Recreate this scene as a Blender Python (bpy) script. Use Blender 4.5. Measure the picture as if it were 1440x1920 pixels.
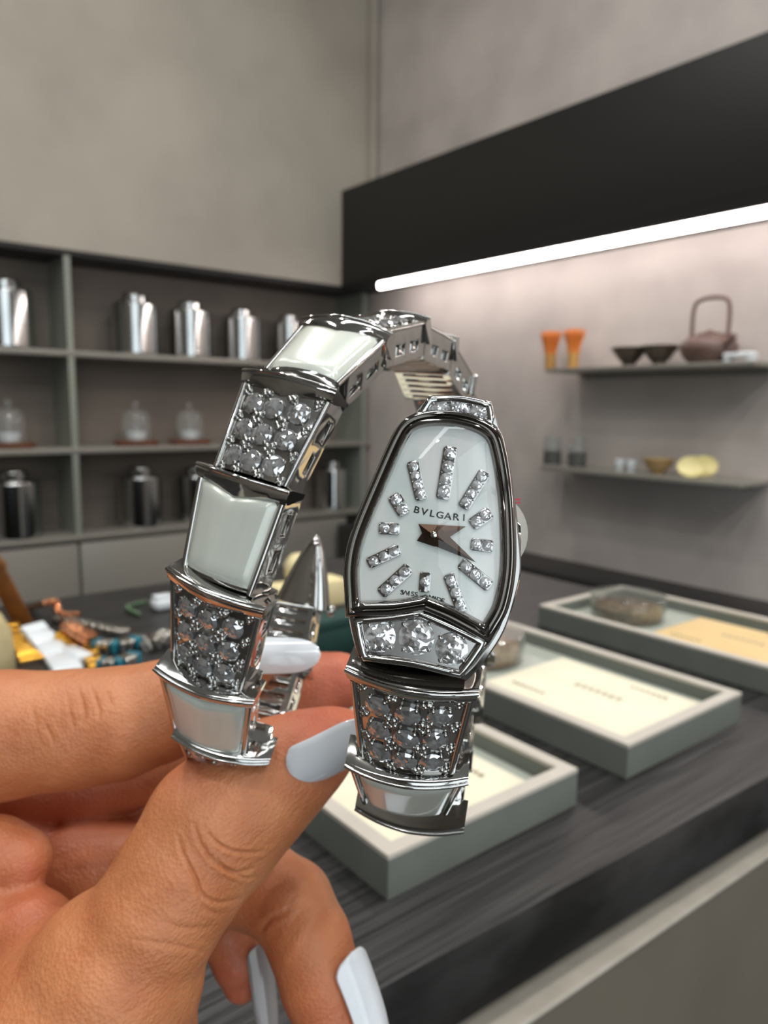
import bpy, bmesh, math, random
import numpy as np
from mathutils import Matrix, Vector
for o in list(bpy.data.objects): bpy.data.objects.remove(o)
S = bpy.context.scene
COL = S.collection
random.seed(7)

# ------------------------------------------------------------------ camera
F, CX, CY, CAMZ = 1400.0, 720.0, 960.0, 1.25
def nrm(v): v = np.array(v, float); return v/np.linalg.norm(v)
_X = nrm([1780, 175, -F]); _Z = nrm(np.cross(_X, nrm([-1090, 210, -F]))); _Y = np.cross(_Z, _X)
RW = np.array([_X, _Y, _Z])                       # world = RW @ camera
EYE = np.array([0, 0, CAMZ])
cam = bpy.data.cameras.new('camera'); camo = bpy.data.objects.new('camera', cam); COL.objects.link(camo)
cam.sensor_fit = 'VERTICAL'; cam.sensor_height = 36.0; cam.lens = F/1920*36.0
cam.clip_start = 0.01; cam.clip_end = 30
cam.dof.use_dof = True; cam.dof.focus_distance = 0.100
cam.dof.aperture_fstop = (cam.lens/1000)/0.00095
m4 = Matrix([list(RW[i])+[EYE[i]] for i in range(3)]+[[0, 0, 0, 1]])
camo.matrix_world = m4
S.camera = camo
def ray(x, y): return RW @ np.array([(x-CX)/F, -(y-CY)/F, -1.0])
def W(x, y, d): return EYE + ray(x, y)*d          # the point seen at a pixel, d metres deep
def C3(x, y, d): return EYE + RW @ np.array([x, y, -d])   # camera-axis metres to world
def onz(x, y, z): r = ray(x, y); return EYE + r*((z-CAMZ)/r[2])
def onx(x, y, X): r = ray(x, y); return EYE + r*(X/r[0])
def ony(x, y, Y): r = ray(x, y); return EYE + r*(Y/r[1])
CAMR = RW[:, 0]; CAMU = RW[:, 1]; CAMB = RW[:, 2]  # camera right, up, towards the viewer

# ------------------------------------------------------------------ world, exposure, lamps
wd = bpy.data.worlds.new('world'); S.world = wd; wd.use_nodes = True
wd.node_tree.nodes['Background'].inputs[0].default_value = (0.9, 0.93, 1, 1)
wd.node_tree.nodes['Background'].inputs[1].default_value = 0.02
S.view_settings.view_transform = 'Standard'; S.view_settings.look = 'None'
S.view_settings.exposure = -1.3; S.view_settings.gamma = 1.0; S.view_settings.use_curve_mapping = False
CEIL = 3.0
def area_lamp(name, loc, size, power, color, shape='DISK', size_y=None, target=None, spread=180):
    l = bpy.data.lights.new(name, 'AREA'); l.shape = shape; l.size = size
    if size_y: l.size_y = size_y
    l.energy = power; l.color = color; l.spread = math.radians(spread)
    o = bpy.data.objects.new(name, l); COL.objects.link(o); o.location = loc
    if target is not None:
        o.rotation_euler = (Vector(target)-Vector(loc)).to_track_quat('-Z', 'Y').to_euler()
    return o
WARM = (1.0, 0.90, 0.78); NEUT = (1.0, 0.96, 0.90); COOL = (0.93, 0.97, 1.0)
DOWN = [(-0.55, -0.5, 13), (0.5, -0.45, 13), (1.05, 0.5, 12), (0.1, 0.75, 13), (-0.9, 0.6, 12), (0.55, 1.35, 13), (-0.4, 1.4, 12), (-1.3, -1.3, 12), (0.9, -1.3, 12), (0.0, -1.1, 12), (-0.2, -1.8, 12), (1.2, -0.6, 12)]  # overhead spots; several behind the viewer are added for sparkle on the stones
for (x, y, p) in DOWN:
    area_lamp('downlight_lamp', (x, y, CEIL-0.035), 0.075, p, NEUT)
area_lamp('daylight_lamp', (-.72, -2.27, 1.4), 2.5, 95, (.86, .95, 1.0), 'RECTANGLE', 2.4, target=(-.72, 0, 1.4))   # day outside the shop window
# two long unseen ceiling lamps, added for soft light and chrome reflections
area_lamp('linear_fill_lamp', (0.35, 0.25, CEIL-0.05), 1.8, 22, COOL, 'RECTANGLE', 0.14)
area_lamp('linear_fill_lamp', (-0.6, -1.2, CEIL-0.05), 2.6, 26, COOL, 'RECTANGLE', 0.14)

# ------------------------------------------------------------------ helpers
def lin(c): return tuple(((v/255)/12.92 if v/255 <= .04045 else ((v/255+.055)/1.055)**2.4) for v in c)
def mat(name, col, rough=.5, metal=0.0, noise=None, bump=None, **kw):
    m = bpy.data.materials.new(name); m.use_nodes = True; nt = m.node_tree
    b = nt.nodes['Principled BSDF']; c = lin(col)
    b.inputs['Base Color'].default_value = (*c, 1); b.inputs['Roughness'].default_value = rough
    b.inputs['Metallic'].default_value = metal
    for k, v in kw.items(): b.inputs[k.replace('_', ' ')].default_value = v
    if noise or bump: tc = nt.nodes.new('ShaderNodeTexCoord')
    if noise:                                # (scale, colour2, stretch vector, low, high)
        sc, c2, st, lo, hi = noise
        mp = nt.nodes.new('ShaderNodeMapping'); mp.inputs['Scale'].default_value = st
        nt.links.new(tc.outputs['Object'], mp.inputs[0])
        nz = nt.nodes.new('ShaderNodeTexNoise'); nz.inputs['Scale'].default_value = sc; nz.inputs['Detail'].default_value = 5
        nt.links.new(mp.outputs[0], nz.inputs['Vector'])
        cr = nt.nodes.new('ShaderNodeValToRGB'); cr.color_ramp.elements[0].position = lo; cr.color_ramp.elements[1].position = hi
        cr.color_ramp.elements[0].color = (*c, 1); cr.color_ramp.elements[1].color = (*lin(c2), 1)
        nt.links.new(nz.outputs['Fac'], cr.inputs[0]); nt.links.new(cr.outputs[0], b.inputs['Base Color'])
    if bump:                                 # (scale, strength, distance, stretch vector)
        sc, s_, d_, st = bump
        mp = nt.nodes.new('ShaderNodeMapping'); mp.inputs['Scale'].default_value = st
        nt.links.new(tc.outputs['Object'], mp.inputs[0])
        nz = nt.nodes.new('ShaderNodeTexNoise'); nz.inputs['Scale'].default_value = sc; nz.inputs['Detail'].default_value = 4
        nt.links.new(mp.outputs[0], nz.inputs['Vector'])
        bp = nt.nodes.new('ShaderNodeBump'); bp.inputs['Strength'].default_value = s_; bp.inputs['Distance'].default_value = d_
        nt.links.new(nz.outputs['Fac'], bp.inputs['Height']); nt.links.new(bp.outputs[0], b.inputs['Normal'])
    return m
def emit(name, col, s):
    m = bpy.data.materials.new(name); m.use_nodes = True; nt = m.node_tree; nt.nodes.clear()
    e = nt.nodes.new('ShaderNodeEmission'); e.inputs[0].default_value = (*col, 1); e.inputs[1].default_value = s
    o = nt.nodes.new('ShaderNodeOutputMaterial'); nt.links.new(e.outputs[0], o.inputs[0]); return m
def thin_glass(name, tint, ior=1.45, rough=0.02, body=0.0, bodycol=(1, 1, 1)):
    m = bpy.data.materials.new(name); m.use_nodes = True; nt = m.node_tree; nt.nodes.clear()
    t = nt.nodes.new('ShaderNodeBsdfTransparent'); t.inputs[0].default_value = (*tint, 1)
    g = nt.nodes.new('ShaderNodeBsdfGlossy'); g.inputs['Roughness'].default_value = rough
    lw = nt.nodes.new('ShaderNodeLayerWeight'); lw.inputs[0].default_value = .5
    pw = nt.nodes.new('ShaderNodeMath'); pw.operation = 'POWER'; pw.inputs[1].default_value = 3.0
    nt.links.new(lw.outputs['Facing'], pw.inputs[0])
    ma = nt.nodes.new('ShaderNodeMath'); ma.operation = 'MULTIPLY_ADD'; ma.inputs[1].default_value = .6; ma.inputs[2].default_value = .04
    nt.links.new(pw.outputs[0], ma.inputs[0])
    mx = nt.nodes.new('ShaderNodeMixShader'); nt.links.new(ma.outputs[0], mx.inputs[0])
    nt.links.new(t.outputs[0], mx.inputs[1]); nt.links.new(g.outputs[0], mx.inputs[2])
    out = nt.nodes.new('ShaderNodeOutputMaterial'); last = mx
    if body > 0:
        df = nt.nodes.new('ShaderNodeBsdfDiffuse'); df.inputs[0].default_value = (*bodycol, 1)
        m2 = nt.nodes.new('ShaderNodeMixShader'); m2.inputs[0].default_value = body
        nt.links.new(mx.outputs[0], m2.inputs[1]); nt.links.new(df.outputs[0], m2.inputs[2]); last = m2
    nt.links.new(last.outputs[0], out.inputs[0]); return m

WM = {}
def put(name, data, parent=None, M=None):
    o = bpy.data.objects.new(name, data); COL.objects.link(o)
    M = M or Matrix(); o.matrix_basis = M; WM[o] = M
    if parent is not None:
        o.parent = parent; o.matrix_parent_inverse = WM[parent].inverted()
    return o
def tag(o, label, cat, group=None, kind=None):
    o['label'] = label; o['category'] = cat
    if group: o['group'] = group
    if kind: o['kind'] = kind
    return o
def struct(o): o['kind'] = 'structure'; return o
def root(name, loc, label, cat, group=None):
    o = put(name, None, None, Matrix.Translation(Vector(loc))); o.empty_display_size = .01
    return tag(o, label, cat, group)
def mesh_of(verts, faces, mt, smooth=False, merge=0):
    me = bpy.data.meshes.new('m'); me.from_pydata([tuple(v) for v in verts], [], faces); me.update()
    if merge:
        bm = bmesh.new(); bm.from_mesh(me); bmesh.ops.remove_doubles(bm, verts=bm.verts, dist=merge)
        bmesh.ops.recalc_face_normals(bm, faces=bm.faces); bm.to_mesh(me); bm.free()
    if smooth: me.polygons.foreach_set('use_smooth', [True]*len(me.polygons))
    if mt: me.materials.append(mt)
    return me
class MB:
    """collects shapes into one mesh"""
    def __init__(s): s.v = []; s.f = []
    def add(s, v, f): n = len(s.v); s.v += [tuple(p) for p in v]; s.f += [tuple(i+n for i in q) for q in f]; return s
    def box(s, a, b):
        x0, y0, z0 = a; x1, y1, z1 = b
        v = [(x0,y0,z0),(x1,y0,z0),(x1,y1,z0),(x0,y1,z0),(x0,y0,z1),(x1,y0,z1),(x1,y1,z1),(x0,y1,z1)]
        return s.add(v, [(3,2,1,0),(4,5,6,7),(0,1,5,4),(1,2,6,5),(2,3,7,6),(3,0,4,7)])
    def prism(s, base, h):                       # base: ccw list of 3D points, h: offset vector
        n = len(base); h = np.array(h); top = [np.array(p)+h for p in base]
        return s.add(list(base)+top, [tuple(range(n))[::-1], tuple(range(n, 2*n))]+[(i, (i+1) % n, n+(i+1) % n, n+i) for i in range(n)])
    def lathe(s, prof, n=32, c=(0,0,0), closed=True):
        v = []; f = []
        for (r, z) in prof:
            for k in range(n):
                a = 2*math.pi*k/n; v.append((c[0]+r*math.cos(a), c[1]+r*math.sin(a), c[2]+z))
        for i in range(len(prof)-1):
            for k in range(n): f.append((i*n+k, i*n+(k+1) % n, (i+1)*n+(k+1) % n, (i+1)*n+k))
        if closed: f.append(tuple(range(n))[::-1]); f.append(tuple(range((len(prof)-1)*n, len(prof)*n)))
        return s.add(v, f)
    def tube(s, pts, r, n=8, loop=False, flat=1.0, up=None):
        pts = [np.array(p, float) for p in pts]; N = len(pts); v = []; f = []
        for i, p in enumerate(pts):
            a = pts[(i-1) % N] if (loop or i > 0) else p; b = pts[(i+1) % N] if (loop or i < N-1) else p
            t = nrm(b-a); u = np.array(up if up is not None else (0, 0, 1.0))
            if abs(np.dot(u, t)) > .97: u = np.array((1.0, 0, 0))
            x = nrm(np.cross(t, u)); y = np.cross(x, t); rr = r[i] if hasattr(r, '__len__') else r
            for k in range(n):
                an = 2*math.pi*k/n; v.append(p+x*rr*math.cos(an)+y*rr*flat*math.sin(an))
        for i in range(N if loop else N-1):
            j = (i+1) % N
            for k in range(n): f.append((i*n+k, i*n+(k+1) % n, j*n+(k+1) % n, j*n+k))
        if not loop: f.append(tuple(range(n))[::-1]); f.append(tuple(range((N-1)*n, N*n)))
        return s.add(v, f)
    def mesh(s, mt, smooth=False, merge=0): return mesh_of(s.v, s.f, mt, smooth, merge)
def bevelled(me, width, seg=2, angle=35, smooth=True):
    o = bpy.data.objects.new('tmp', me); COL.objects.link(o)
    md = o.modifiers.new('b', 'BEVEL'); md.width = width; md.segments = seg; md.limit_method = 'ANGLE'; md.angle_limit = math.radians(angle)
    md.harden_normals = False
    dg = bpy.context.evaluated_depsgraph_get(); r = bpy.data.meshes.new_from_object(o.evaluated_get(dg))
    bpy.data.objects.remove(o)
    if smooth:
        r.polygons.foreach_set('use_smooth', [True]*len(r.polygons))
        r.set_sharp_from_angle(angle=math.radians(angle))
    return r
def autosmooth(me, ang=40):
    me.polygons.foreach_set('use_smooth', [True]*len(me.polygons)); me.set_sharp_from_angle(angle=math.radians(ang)); return me
def frame(o, x, y, z):
    M = Matrix.Identity(4)
    for i in range(3): M[i][0] = x[i]; M[i][1] = y[i]; M[i][2] = z[i]; M[i][3] = o[i]
    return M
def copy_tree(o, M, label=None):
    """copy a thing with its parts and sub-parts to another place"""
    D = M @ WM[o].inverted()
    def rec(a, par):
        c = a.copy(); COL.objects.link(c); c.matrix_basis = D @ WM[a]; WM[c] = D @ WM[a]
        if par is not None: c.parent = par; c.matrix_parent_inverse = WM[par].inverted()
        for ch in [q for q in bpy.data.objects if q.parent is a]: rec(ch, c)
        return c
    r = rec(o, None)
    if label: r['label'] = label
    return r

# ------------------------------------------------------------------ materials
M_conc = mat('pale_concrete', (176, 169, 157), .8, noise=(3.2, (160, 153, 142), (1, 1, 1), .35, .7), bump=(30, .12, .01, (1, 1, 1)))
M_conc2 = mat('lime_plaster', (196, 188, 182), .8, noise=(5, (174, 166, 162), (1, 1, 1), .35, .7), bump=(30, .1, .01, (1, 1, 1)))
M_niche = mat('niche_brown_grey', (126, 116, 106), .7, noise=(4, (112, 103, 95), (1, 1, 1), .35, .7))
M_shelf = mat('shelf_grey_metal', (150, 147, 139), .35, .3)
M_divider = mat('divider_pale_metal', (152, 158, 148), .3, .3)
M_black = mat('black_matt_panel', (23, 23, 23), .5)
M_dark = mat('dark_cabinet', (34, 33, 33), .5)
M_floor = mat('dark_floor', (52, 50, 48), .5, noise=(6, (44, 43, 41), (1, 1, 1), .3, .7))
M_rear = mat('rear_wall', (120, 114, 106), .8, noise=(2, (104, 98, 92), (1, 1, 1), .3, .7))
M_ceil = mat('ceiling_paint', (176, 174, 170), .9, noise=(2, (168, 166, 162), (1, 1, 1), .3, .7))
M_wood = mat('black_ash_wood', (24, 24, 24), .42, noise=(34, (56, 55, 55), (.35, 9, 1), .38, .68), bump=(34, .5, .003, (.35, 9, 1)))
M_stone = mat('pale_stone', (196, 190, 178), .55, noise=(60, (180, 174, 162), (1, 1, 1), .3, .7))
M_base = mat('olive_grey_front', (112, 106, 94), .5, noise=(12, (104, 98, 88), (1, 1, 1), .3, .7))
M_led = emit('led_white', (1.0, 0.90, 0.86), 52.0)

# ------------------------------------------------------------------ the room
XW, YW = 1.63, 2.127
X0, Y0 = -2.4, -2.2
NB = YW+0.17                                        # back of the niche
def sbox(name, a, b, mt): return struct(put(name, MB().box(a, b).mesh(mt)))
sbox('floor', (X0, Y0, -.05), (XW+.3, YW+.4, 0), M_floor)
sbox('ceiling', (X0, Y0, CEIL), (XW+.3, YW+.4, CEIL+.05), M_ceil)
sbox('wall_left', (X0-.05, Y0, 0), (X0, YW+.4, CEIL), M_rear)
WX0, WX1, WZ0, WZ1 = -2.0, .55, .15, 2.6             # shop window behind the viewer
for a, b in (((X0, 0), (WX0, CEIL)), ((WX1, 0), (XW+.3, CEIL)), ((WX0, 0), (WX1, WZ0)), ((WX0, WZ1), (WX1, CEIL))):
    sbox('wall_near', (a[0], Y0-.05, a[1]), (b[0], Y0, b[1]), M_rear)
win = struct(put('window_1', None, None, Matrix.Translation(Vector((-.7, Y0, WZ0))))); win.empty_display_size = .01
for x in (WX0+.02, -1.15, -.30, WX1-.02): put('mullion', MB().box((x-.02, Y0-.045, WZ0), (x+.02, Y0+.02, WZ1)).mesh(M_black), win)
for z in (WZ0+.02, 1.9, WZ1-.02): put('transom', MB().box((WX0, Y0-.04, z-.02), (WX1, Y0+.015, z+.02)).mesh(M_black), win)
NZ = 1.652                                         # top edge of the niche
sbox('wall_far', (X0, YW, NZ), (XW, YW+.3, CEIL), M_conc)
sbox('wall_niche', (X0, NB, 0), (XW, NB+.06, NZ), M_niche)
sbox('wall_right', (XW, Y0, 0), (XW+.06, YW+.4, CEIL), M_conc2)
sbox('trim_1', (XW-.035, YW-.03, 1.9), (XW-.012, YW-.002, CEIL), M_conc)       # pale bar in the room corner
# niche furniture: an open shelving unit built into the far wall
un = struct(put('trim_2', None, None, Matrix.Translation(Vector((1.0, YW, .85))))); un.empty_display_size = .01
for nm, z in (('shelf_board', 1.383), ('shelf_board', 1.121), ('shelf_board', .878)):
    put(nm, bevelled(MB().box((X0, YW+.004, z-.008), (XW-.002, NB-.001, z+.008)).mesh(M_shelf), .002), un)
put('shelf_board', bevelled(MB().box((X0, YW+.004, NZ-.014), (XW-.002, NB-.001, NZ-.001)).mesh(M_dark), .002), un)
for x in (-.42, .612, 1.60):
    for z0, z1 in ((1.391, NZ-.014), (1.129, 1.375), (.886, 1.113)):
        put('divider', MB().box((x-.008, YW+.006, z0), (x+.008, NB-.001, z1)).mesh(M_divider), un)
xs = [X0, -.42, .612, 1.53]
for i in range(3):
    put('cupboard_door', bevelled(MB().box((xs[i]+.003, YW+.006, .05), (xs[i+1]-.003, NB-.001, .862)).mesh(M_shelf), .003), un)
put('cupboard_door', MB().box((1.533, YW-.02, .05), (XW-.002, NB-.001, .862)).mesh(M_black), un)
# black soffit over the right wall with its light strip
XS = 1.495
sof = struct(put('trim_3', None, None, Matrix.Translation(Vector((XS, 0, 1.62))))); sof.empty_display_size = .01
put('soffit_box', bevelled(MB().box((XS, Y0, 1.640), (XW-.001, YW-.001, 1.957)).mesh(M_black), .002), sof)
put('light_strip', MB().box((XS+.003, Y0+.2, 1.622), (XS+.016, 1.928, 1.6395)).mesh(M_led), sof)
# dark back counter along the right wall
bc = tag(put('back_counter', bevelled(MB().box((1.47, -.4, 0), (XW-.002, YW-.021, .845)).mesh(M_dark), .003)), 'low black counter running along the right wall below the tea ware shelves', 'counter')

# rings on the ceiling round the downlights, the added ones too
ring = bevelled(MB().lathe([(.055, 0), (.055, -.03), (.042, -.03), (.042, -.004)], 24).mesh(M_black), .001)
for (x, y, p) in DOWN:
    struct(put('trim_4', ring, None, Matrix.Translation(Vector((x, y, CEIL-.001)))))

# ------------------------------------------------------------------ the sales table
TZ = 1.05
e0 = onz(720, 1850, TZ); e1 = onz(1440, 1456, TZ); sl = (e1[1]-e0[1])/(e1[0]-e0[0])
ang = math.atan(sl)
def fy(x, off=0): return e0[1]+sl*(x-e0[0])+off
XT = .70
tb = root('display_table', (0, .5, 0), 'long black ash table holding the three tea trays', 'table')
put('table_top', bevelled(MB().prism([(-1.6, fy(-1.6), TZ-.034), (XT, fy(XT), TZ-.034), (XT, .80, TZ-.034), (-1.6, .80, TZ-.034)], (0, 0, .034)).mesh(M_wood), .0012), tb)
put('plinth', MB().prism([(-1.58, fy(-1.58, .03), 0), (XT-.02, fy(XT-.02, .03), 0), (XT-.02, .78, 0), (-1.58, .78, 0)], (0, 0, TZ-.034)).mesh(M_black), tb)
BZ = 1.0
b0 = onz(980, 1920, BZ); b1 = onz(1440, 1603, BZ); sb = (b1[1]-b0[1])/(b1[0]-b0[0])
def by(x): return b0[1]+sb*(x-b0[0])
cb = root('stone_counter', (0, .1, 0), 'pale stone ledge with olive grey front below the black table top', 'counter')
put('stone_ledge', bevelled(MB().prism([(-1.6, by(-1.6), BZ-.003), (XT, by(XT), BZ-.003), (XT, fy(XT, .0298), BZ-.003), (-1.6, fy(-1.6, .0298), BZ-.003)], (0, 0, .003)).mesh(M_stone), .0006), cb)
put('front_panel', MB().prism([(-1.6, by(-1.6)+.001, 0), (XT, by(XT)+.001, 0), (XT, fy(XT, .0297), 0), (-1.6, fy(-1.6, .0297), 0)], (0, 0, BZ-.0031)).mesh(M_base), cb)

# ------------------------------------------------------------------ trays on the table
M_tray = mat('grey_green_lacquer', (112, 117, 111), .5, noise=(40, (106, 111, 105), (1, 1, 1), .3, .7))
M_rim = mat('tray_lit_rim', (196, 190, 180), .5, noise=(40, (188, 182, 172), (1, 1, 1), .3, .7))  # light falling on the rim tops is put into this paler colour
M_lining = mat('tray_lining', (176, 182, 172), .35, noise=(30, (168, 174, 164), (1, 1, 1), .3, .7))
M_card = mat('ivory_paper', (236, 230, 208), .6, noise=(50, (230, 224, 200), (1, 1, 1), .3, .7))
M_card2 = mat('buff_paper', (226, 196, 142), .6, noise=(50, (218, 188, 134), (1, 1, 1), .3, .7))
M_ink = mat('faded_ink', (170, 160, 135), .6)
M_tea = mat('brown_tea_leaves', (150, 112, 70), .8, noise=(300, (84, 58, 36), (1, 1, 1), .35, .65))
M_tea2 = mat('dark_tea_leaves', (128, 100, 70), .8, noise=(300, (60, 44, 30), (1, 1, 1), .35, .65))
M_glass = thin_glass('clear_glass', (.97, .98, .97), 1.5, .01, .03, (.9, .92, .9))
TH = .02
def tray(x0, x1, y0, y1, label, cardm, cy0, cy1, cardlabel, dish, dishlabel, leaf):
    c = ((x0+x1)/2, (y0+y1)/2, TZ); t = root('tea_tray', c, label, 'tray', 'display trays on the black table')
    w = .0075
    m = MB()
    m.box((x0, y0, TZ+.0003), (x1, y0+w, TZ+TH-.002)); m.box((x0, y1-w, TZ+.0003), (x1, y1, TZ+TH-.002))
    m.box((x0, y0+w, TZ+.0003), (x0+w, y1-w, TZ+TH-.002)); m.box((x1-w, y0+w, TZ+.0003), (x1, y1-w, TZ+TH-.002))
    put('tray_wall', m.mesh(M_tray), t)
    m = MB(); z0, z1 = TZ+TH-.002, TZ+TH
    m.box((x0, y0, z0), (x1, y0+w, z1)); m.box((x0, y1-w, z0), (x1, y1, z1)); m.box((x0, y0+w, z0), (x0+w, y1-w, z1)); m.box((x1-w, y0+w, z0), (x1, y1-w, z1))
    put('tray_rim', m.mesh(M_rim), t)
    put('tray_floor', MB().box((x0+w, y0+w, TZ+.0003), (x1-w, y1-w, TZ+.009)).mesh(M_lining), t)
    # the paper packet lying in the front half
    px0, px1 = x0+w+.004, x1-w-.012
    z = TZ+.0091
    verts = []; faces = []; nx, ny = 8, 8
    for j in range(ny+1):
        for i in range(nx+1):
            u, v = i/nx, j/ny; edge = min(u, 1-u, v, 1-v)*2
            verts.append((px0+(px1-px0)*u, cy0+(cy1-cy0)*v, z+.003+.0035*min(1, edge*3)**.7))
    for j in range(ny):
        for i in range(nx): a = j*(nx+1)+i; faces.append((a, a+1, a+nx+2, a+nx+1))
    n = len(verts); bl = [(px0, cy0, z), (px1, cy0, z), (px1, cy1, z), (px0, cy1, z)]
    top = MB().add(verts, faces)
    N1 = nx+1
    front = [j for j in range(N1)]; top.add(bl, [])
    k = n
    top.f.append((k, k+1)+tuple(reversed(front)))
    top.f.append((k+1, k+2)+tuple(N1*j+nx for j in range(ny, -1, -1)))
    top.f.append((k+2, k+3)+tuple(N1*ny+i for i in range(0, nx+1)))
    top.f.append((k+3, k)+tuple(N1*j for j in range(0, ny+1)))
    top.f.append((k+3, k+2, k+1, k))
    pk = root('paper_packet', ((px0+px1)/2, (cy0+cy1)/2, z), cardlabel, 'packet', 'paper packets in the trays')
    put('packet_paper', autosmooth(top.mesh(cardm), 50), pk)
    zc = z+.0066
    for (a, b, q, h) in ((.30, .62, .52, .012), (.16, .40, .80, .006), (.62, .86, .2, .006)):
        x = px0+(px1-px0)*q; ink = MB()
        for s in range(7):
            ya = cy0+(cy1-cy0)*(a+(b-a)*s/7); ink.box((x-h/2*(.6+.4*random.random())*.5, ya, zc-.0003), (x+h/4, ya+(cy1-cy0)*(b-a)/7*.55, zc+.00012))
        im = put('print_mark', ink.mesh(M_ink), pk); im['kind'] = 'stuff'
    if dish:
        dx, dy, r = dish; g = root('glass_dish', (dx, dy, TZ+.009), dishlabel, 'dish', 'glass dishes of tea leaves')
        zb = TZ+.0092
        put('bowl', autosmooth(MB().lathe([(.001, 0), (r*.93, 0), (r*.96, .001), (r*.96, .018), (r*.945, .018), (r*.945, .0022), (.001, .0018)], 40, (dx, dy, zb), False).mesh(M_glass)), g)
        put('lid', autosmooth(MB().lathe([(r, .007), (r, .0215), (r*.97, .0225), (.001, .0225), (.001, .0213), (r*.97, .0213), (r*.985, .0205), (r*.985, .007)], 40, (dx, dy, zb), False).mesh(M_glass)), g)
        lv = MB(); rnd = random.Random(int(dx*1000))
        for k in range(420):
            a = rnd.random()*6.283; q = math.sqrt(rnd.random())*r*.88; h = .003+rnd.random()*.010
            p = np.array((dx+q*math.cos(a), dy+q*math.sin(a), zb+h)); e = rnd.random()*6.283; L = .004+rnd.random()*.004
            dv = np.array((math.cos(e)*L, math.sin(e)*L, (rnd.random()-.5)*.003))
            if np.hypot(*(p+dv-np.array((dx, dy, zb+h)))[:2]) > r*.93: dv = -dv
            lv.tube([p, p+dv], .0007, 4)
        lv.lathe([(.001, 0), (r*.9, 0), (r*.9, .009), (.001, .011)], 28, (dx, dy, zb+.0021), False)
        l = put('tea_leaves', lv.mesh(leaf), g); l['kind'] = 'stuff'
YA, YB = .217, .438
tray(.177, .300, YA, YB, 'grey tray nearest the fingers, mostly hidden behind the watch strap', M_card, .228, .345, 'cream paper packet in the tray behind the watch strap', None, None, None)
tray(.344, .470, YA, YB, 'grey tray in the middle of the three, with white paper packet', M_card, .228, .345, 'white paper packet in the middle tray, nearest the table edge corner', (.405, .388, .034), 'round glass dish of brown tea leaves beside the watch case', M_tea)
tray(.534, .664, YA, YB, 'grey tray furthest back at the right end of the table', M_card2, .228, .340, 'buff yellow paper packet in the rearmost tray', (.597, .386, .034), 'round glass dish of tea leaves beside the buff packet', M_tea2)

# ------------------------------------------------------------------ jewellery lying on the left of the table
M_gold = mat('yellow_gold', (250, 196, 84), .28, 1.0, noise=(200, (215, 160, 60), (1, 1, 1), .3, .7))
M_rose = mat('rose_gold', (226, 160, 120), .2, 1.0, noise=(200, (206, 140, 100), (1, 1, 1), .3, .7))
M_silv = mat('silver_metal', (214, 212, 206), .15, 1.0, noise=(200, (198, 196, 190), (1, 1, 1), .3, .7))
M_cer = mat('white_ceramic', (228, 234, 238), .15, noise=(90, (218, 226, 232), (1, 1, 1), .3, .7))
M_teal = mat('teal_enamel', (46, 128, 146), .2, noise=(90, (36, 108, 128), (1, 1, 1), .3, .7))
M_strap = mat('brown_leather', (128, 78, 26), .5, noise=(60, (96, 56, 18), (1, 1, 1), .3, .7))
M_cush = mat('beige_suede', (196, 182, 140), .9, noise=(80, (180, 166, 124), (1, 1, 1), .3, .7))
M_cream = mat('cream_suede', (240, 226, 178), .8, noise=(80, (232, 216, 166), (1, 1, 1), .3, .7))
M_green = mat('dark_green_card', (28, 66, 60), .6, noise=(60, (24, 56, 52), (1, 1, 1), .3, .7))
def tpt(px, py, h=0):
    p = onz(px, py, TZ+h); return p
def band(name, label, cat, pts, w, th, mats, group=None, buckle=None):
    """a bracelet laid open: a row of separate links along a path"""
    pts = [np.array(p) for p in pts]
    c = sum(pts)/len(pts); c[2] = TZ
    t = root(name, c, label, cat, group)
    for i in range(len(pts)-1):
        a, b = pts[i], pts[i+1]; d = b-a; L = np.linalg.norm(d); d = d/L
        s = nrm(np.cross((0, 0, 1.0), d)); u = np.cross(d, s); cc = (a+b)/2
        m = bevelled(MB().box((-L*.47, -w/2, -th/2), (L*.47, w/2, th/2)).mesh(mats[i % len(mats)]), min(th, L)*.28, 3)
        put('link', m, t, frame(cc, d, s, u))
    if buckle:
        a = pts[-1]; d = nrm(pts[-1]-pts[-2]); s = nrm(np.cross((0, 0, 1.0), d))
        q = [a+d*.001+s*w*.55, a+d*.013+s*w*.55, a+d*.013-s*w*.55, a+d*.001-s*w*.55]
        put('buckle', autosmooth(MB().tube(q, .0016, 8, True).mesh(buckle)), t)
    return t
def arcpts(P, n):
    P = [np.array(p, float) for p in P]; out = []
    for i in range(n+1):
        s = i/n*(len(P)-1); k = min(int(s), len(P)-2); f_ = s-k
        p0 = P[max(k-1, 0)]; p1 = P[k]; p2 = P[k+1]; p3 = P[min(k+2, len(P)-1)]
        out.append(.5*((2*p1)+(-p0+p2)*f_+(2*p0-5*p1+4*p2-p3)*f_*f_+(-p0+3*p1-3*p2+p3)*f_**3))
    return out
band('gold_watch_band', 'yellow gold bracelet with clasp at the left edge beside the beige cushion', 'bracelet', arcpts([tpt(18, 1170, .004), tpt(33, 1205, .004), tpt(52, 1228, .004)], 7), .015, .006, [M_gold], buckle=M_gold)
band('white_watch_band', 'broad white ceramic watch band in the middle of the jewellery', 'bracelet', arcpts([tpt(58, 1172, .016), tpt(78, 1195, .008), tpt(100, 1220, .003), tpt(130, 1260, .004)], 4), .021, .006, [M_cer], buckle=None)
band('white_charm', 'small white ceramic watch band beside the broad one', 'bracelet', arcpts([tpt(124, 1217, .003), tpt(160, 1236, .005)], 1), .013, .007, [M_cer])
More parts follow.
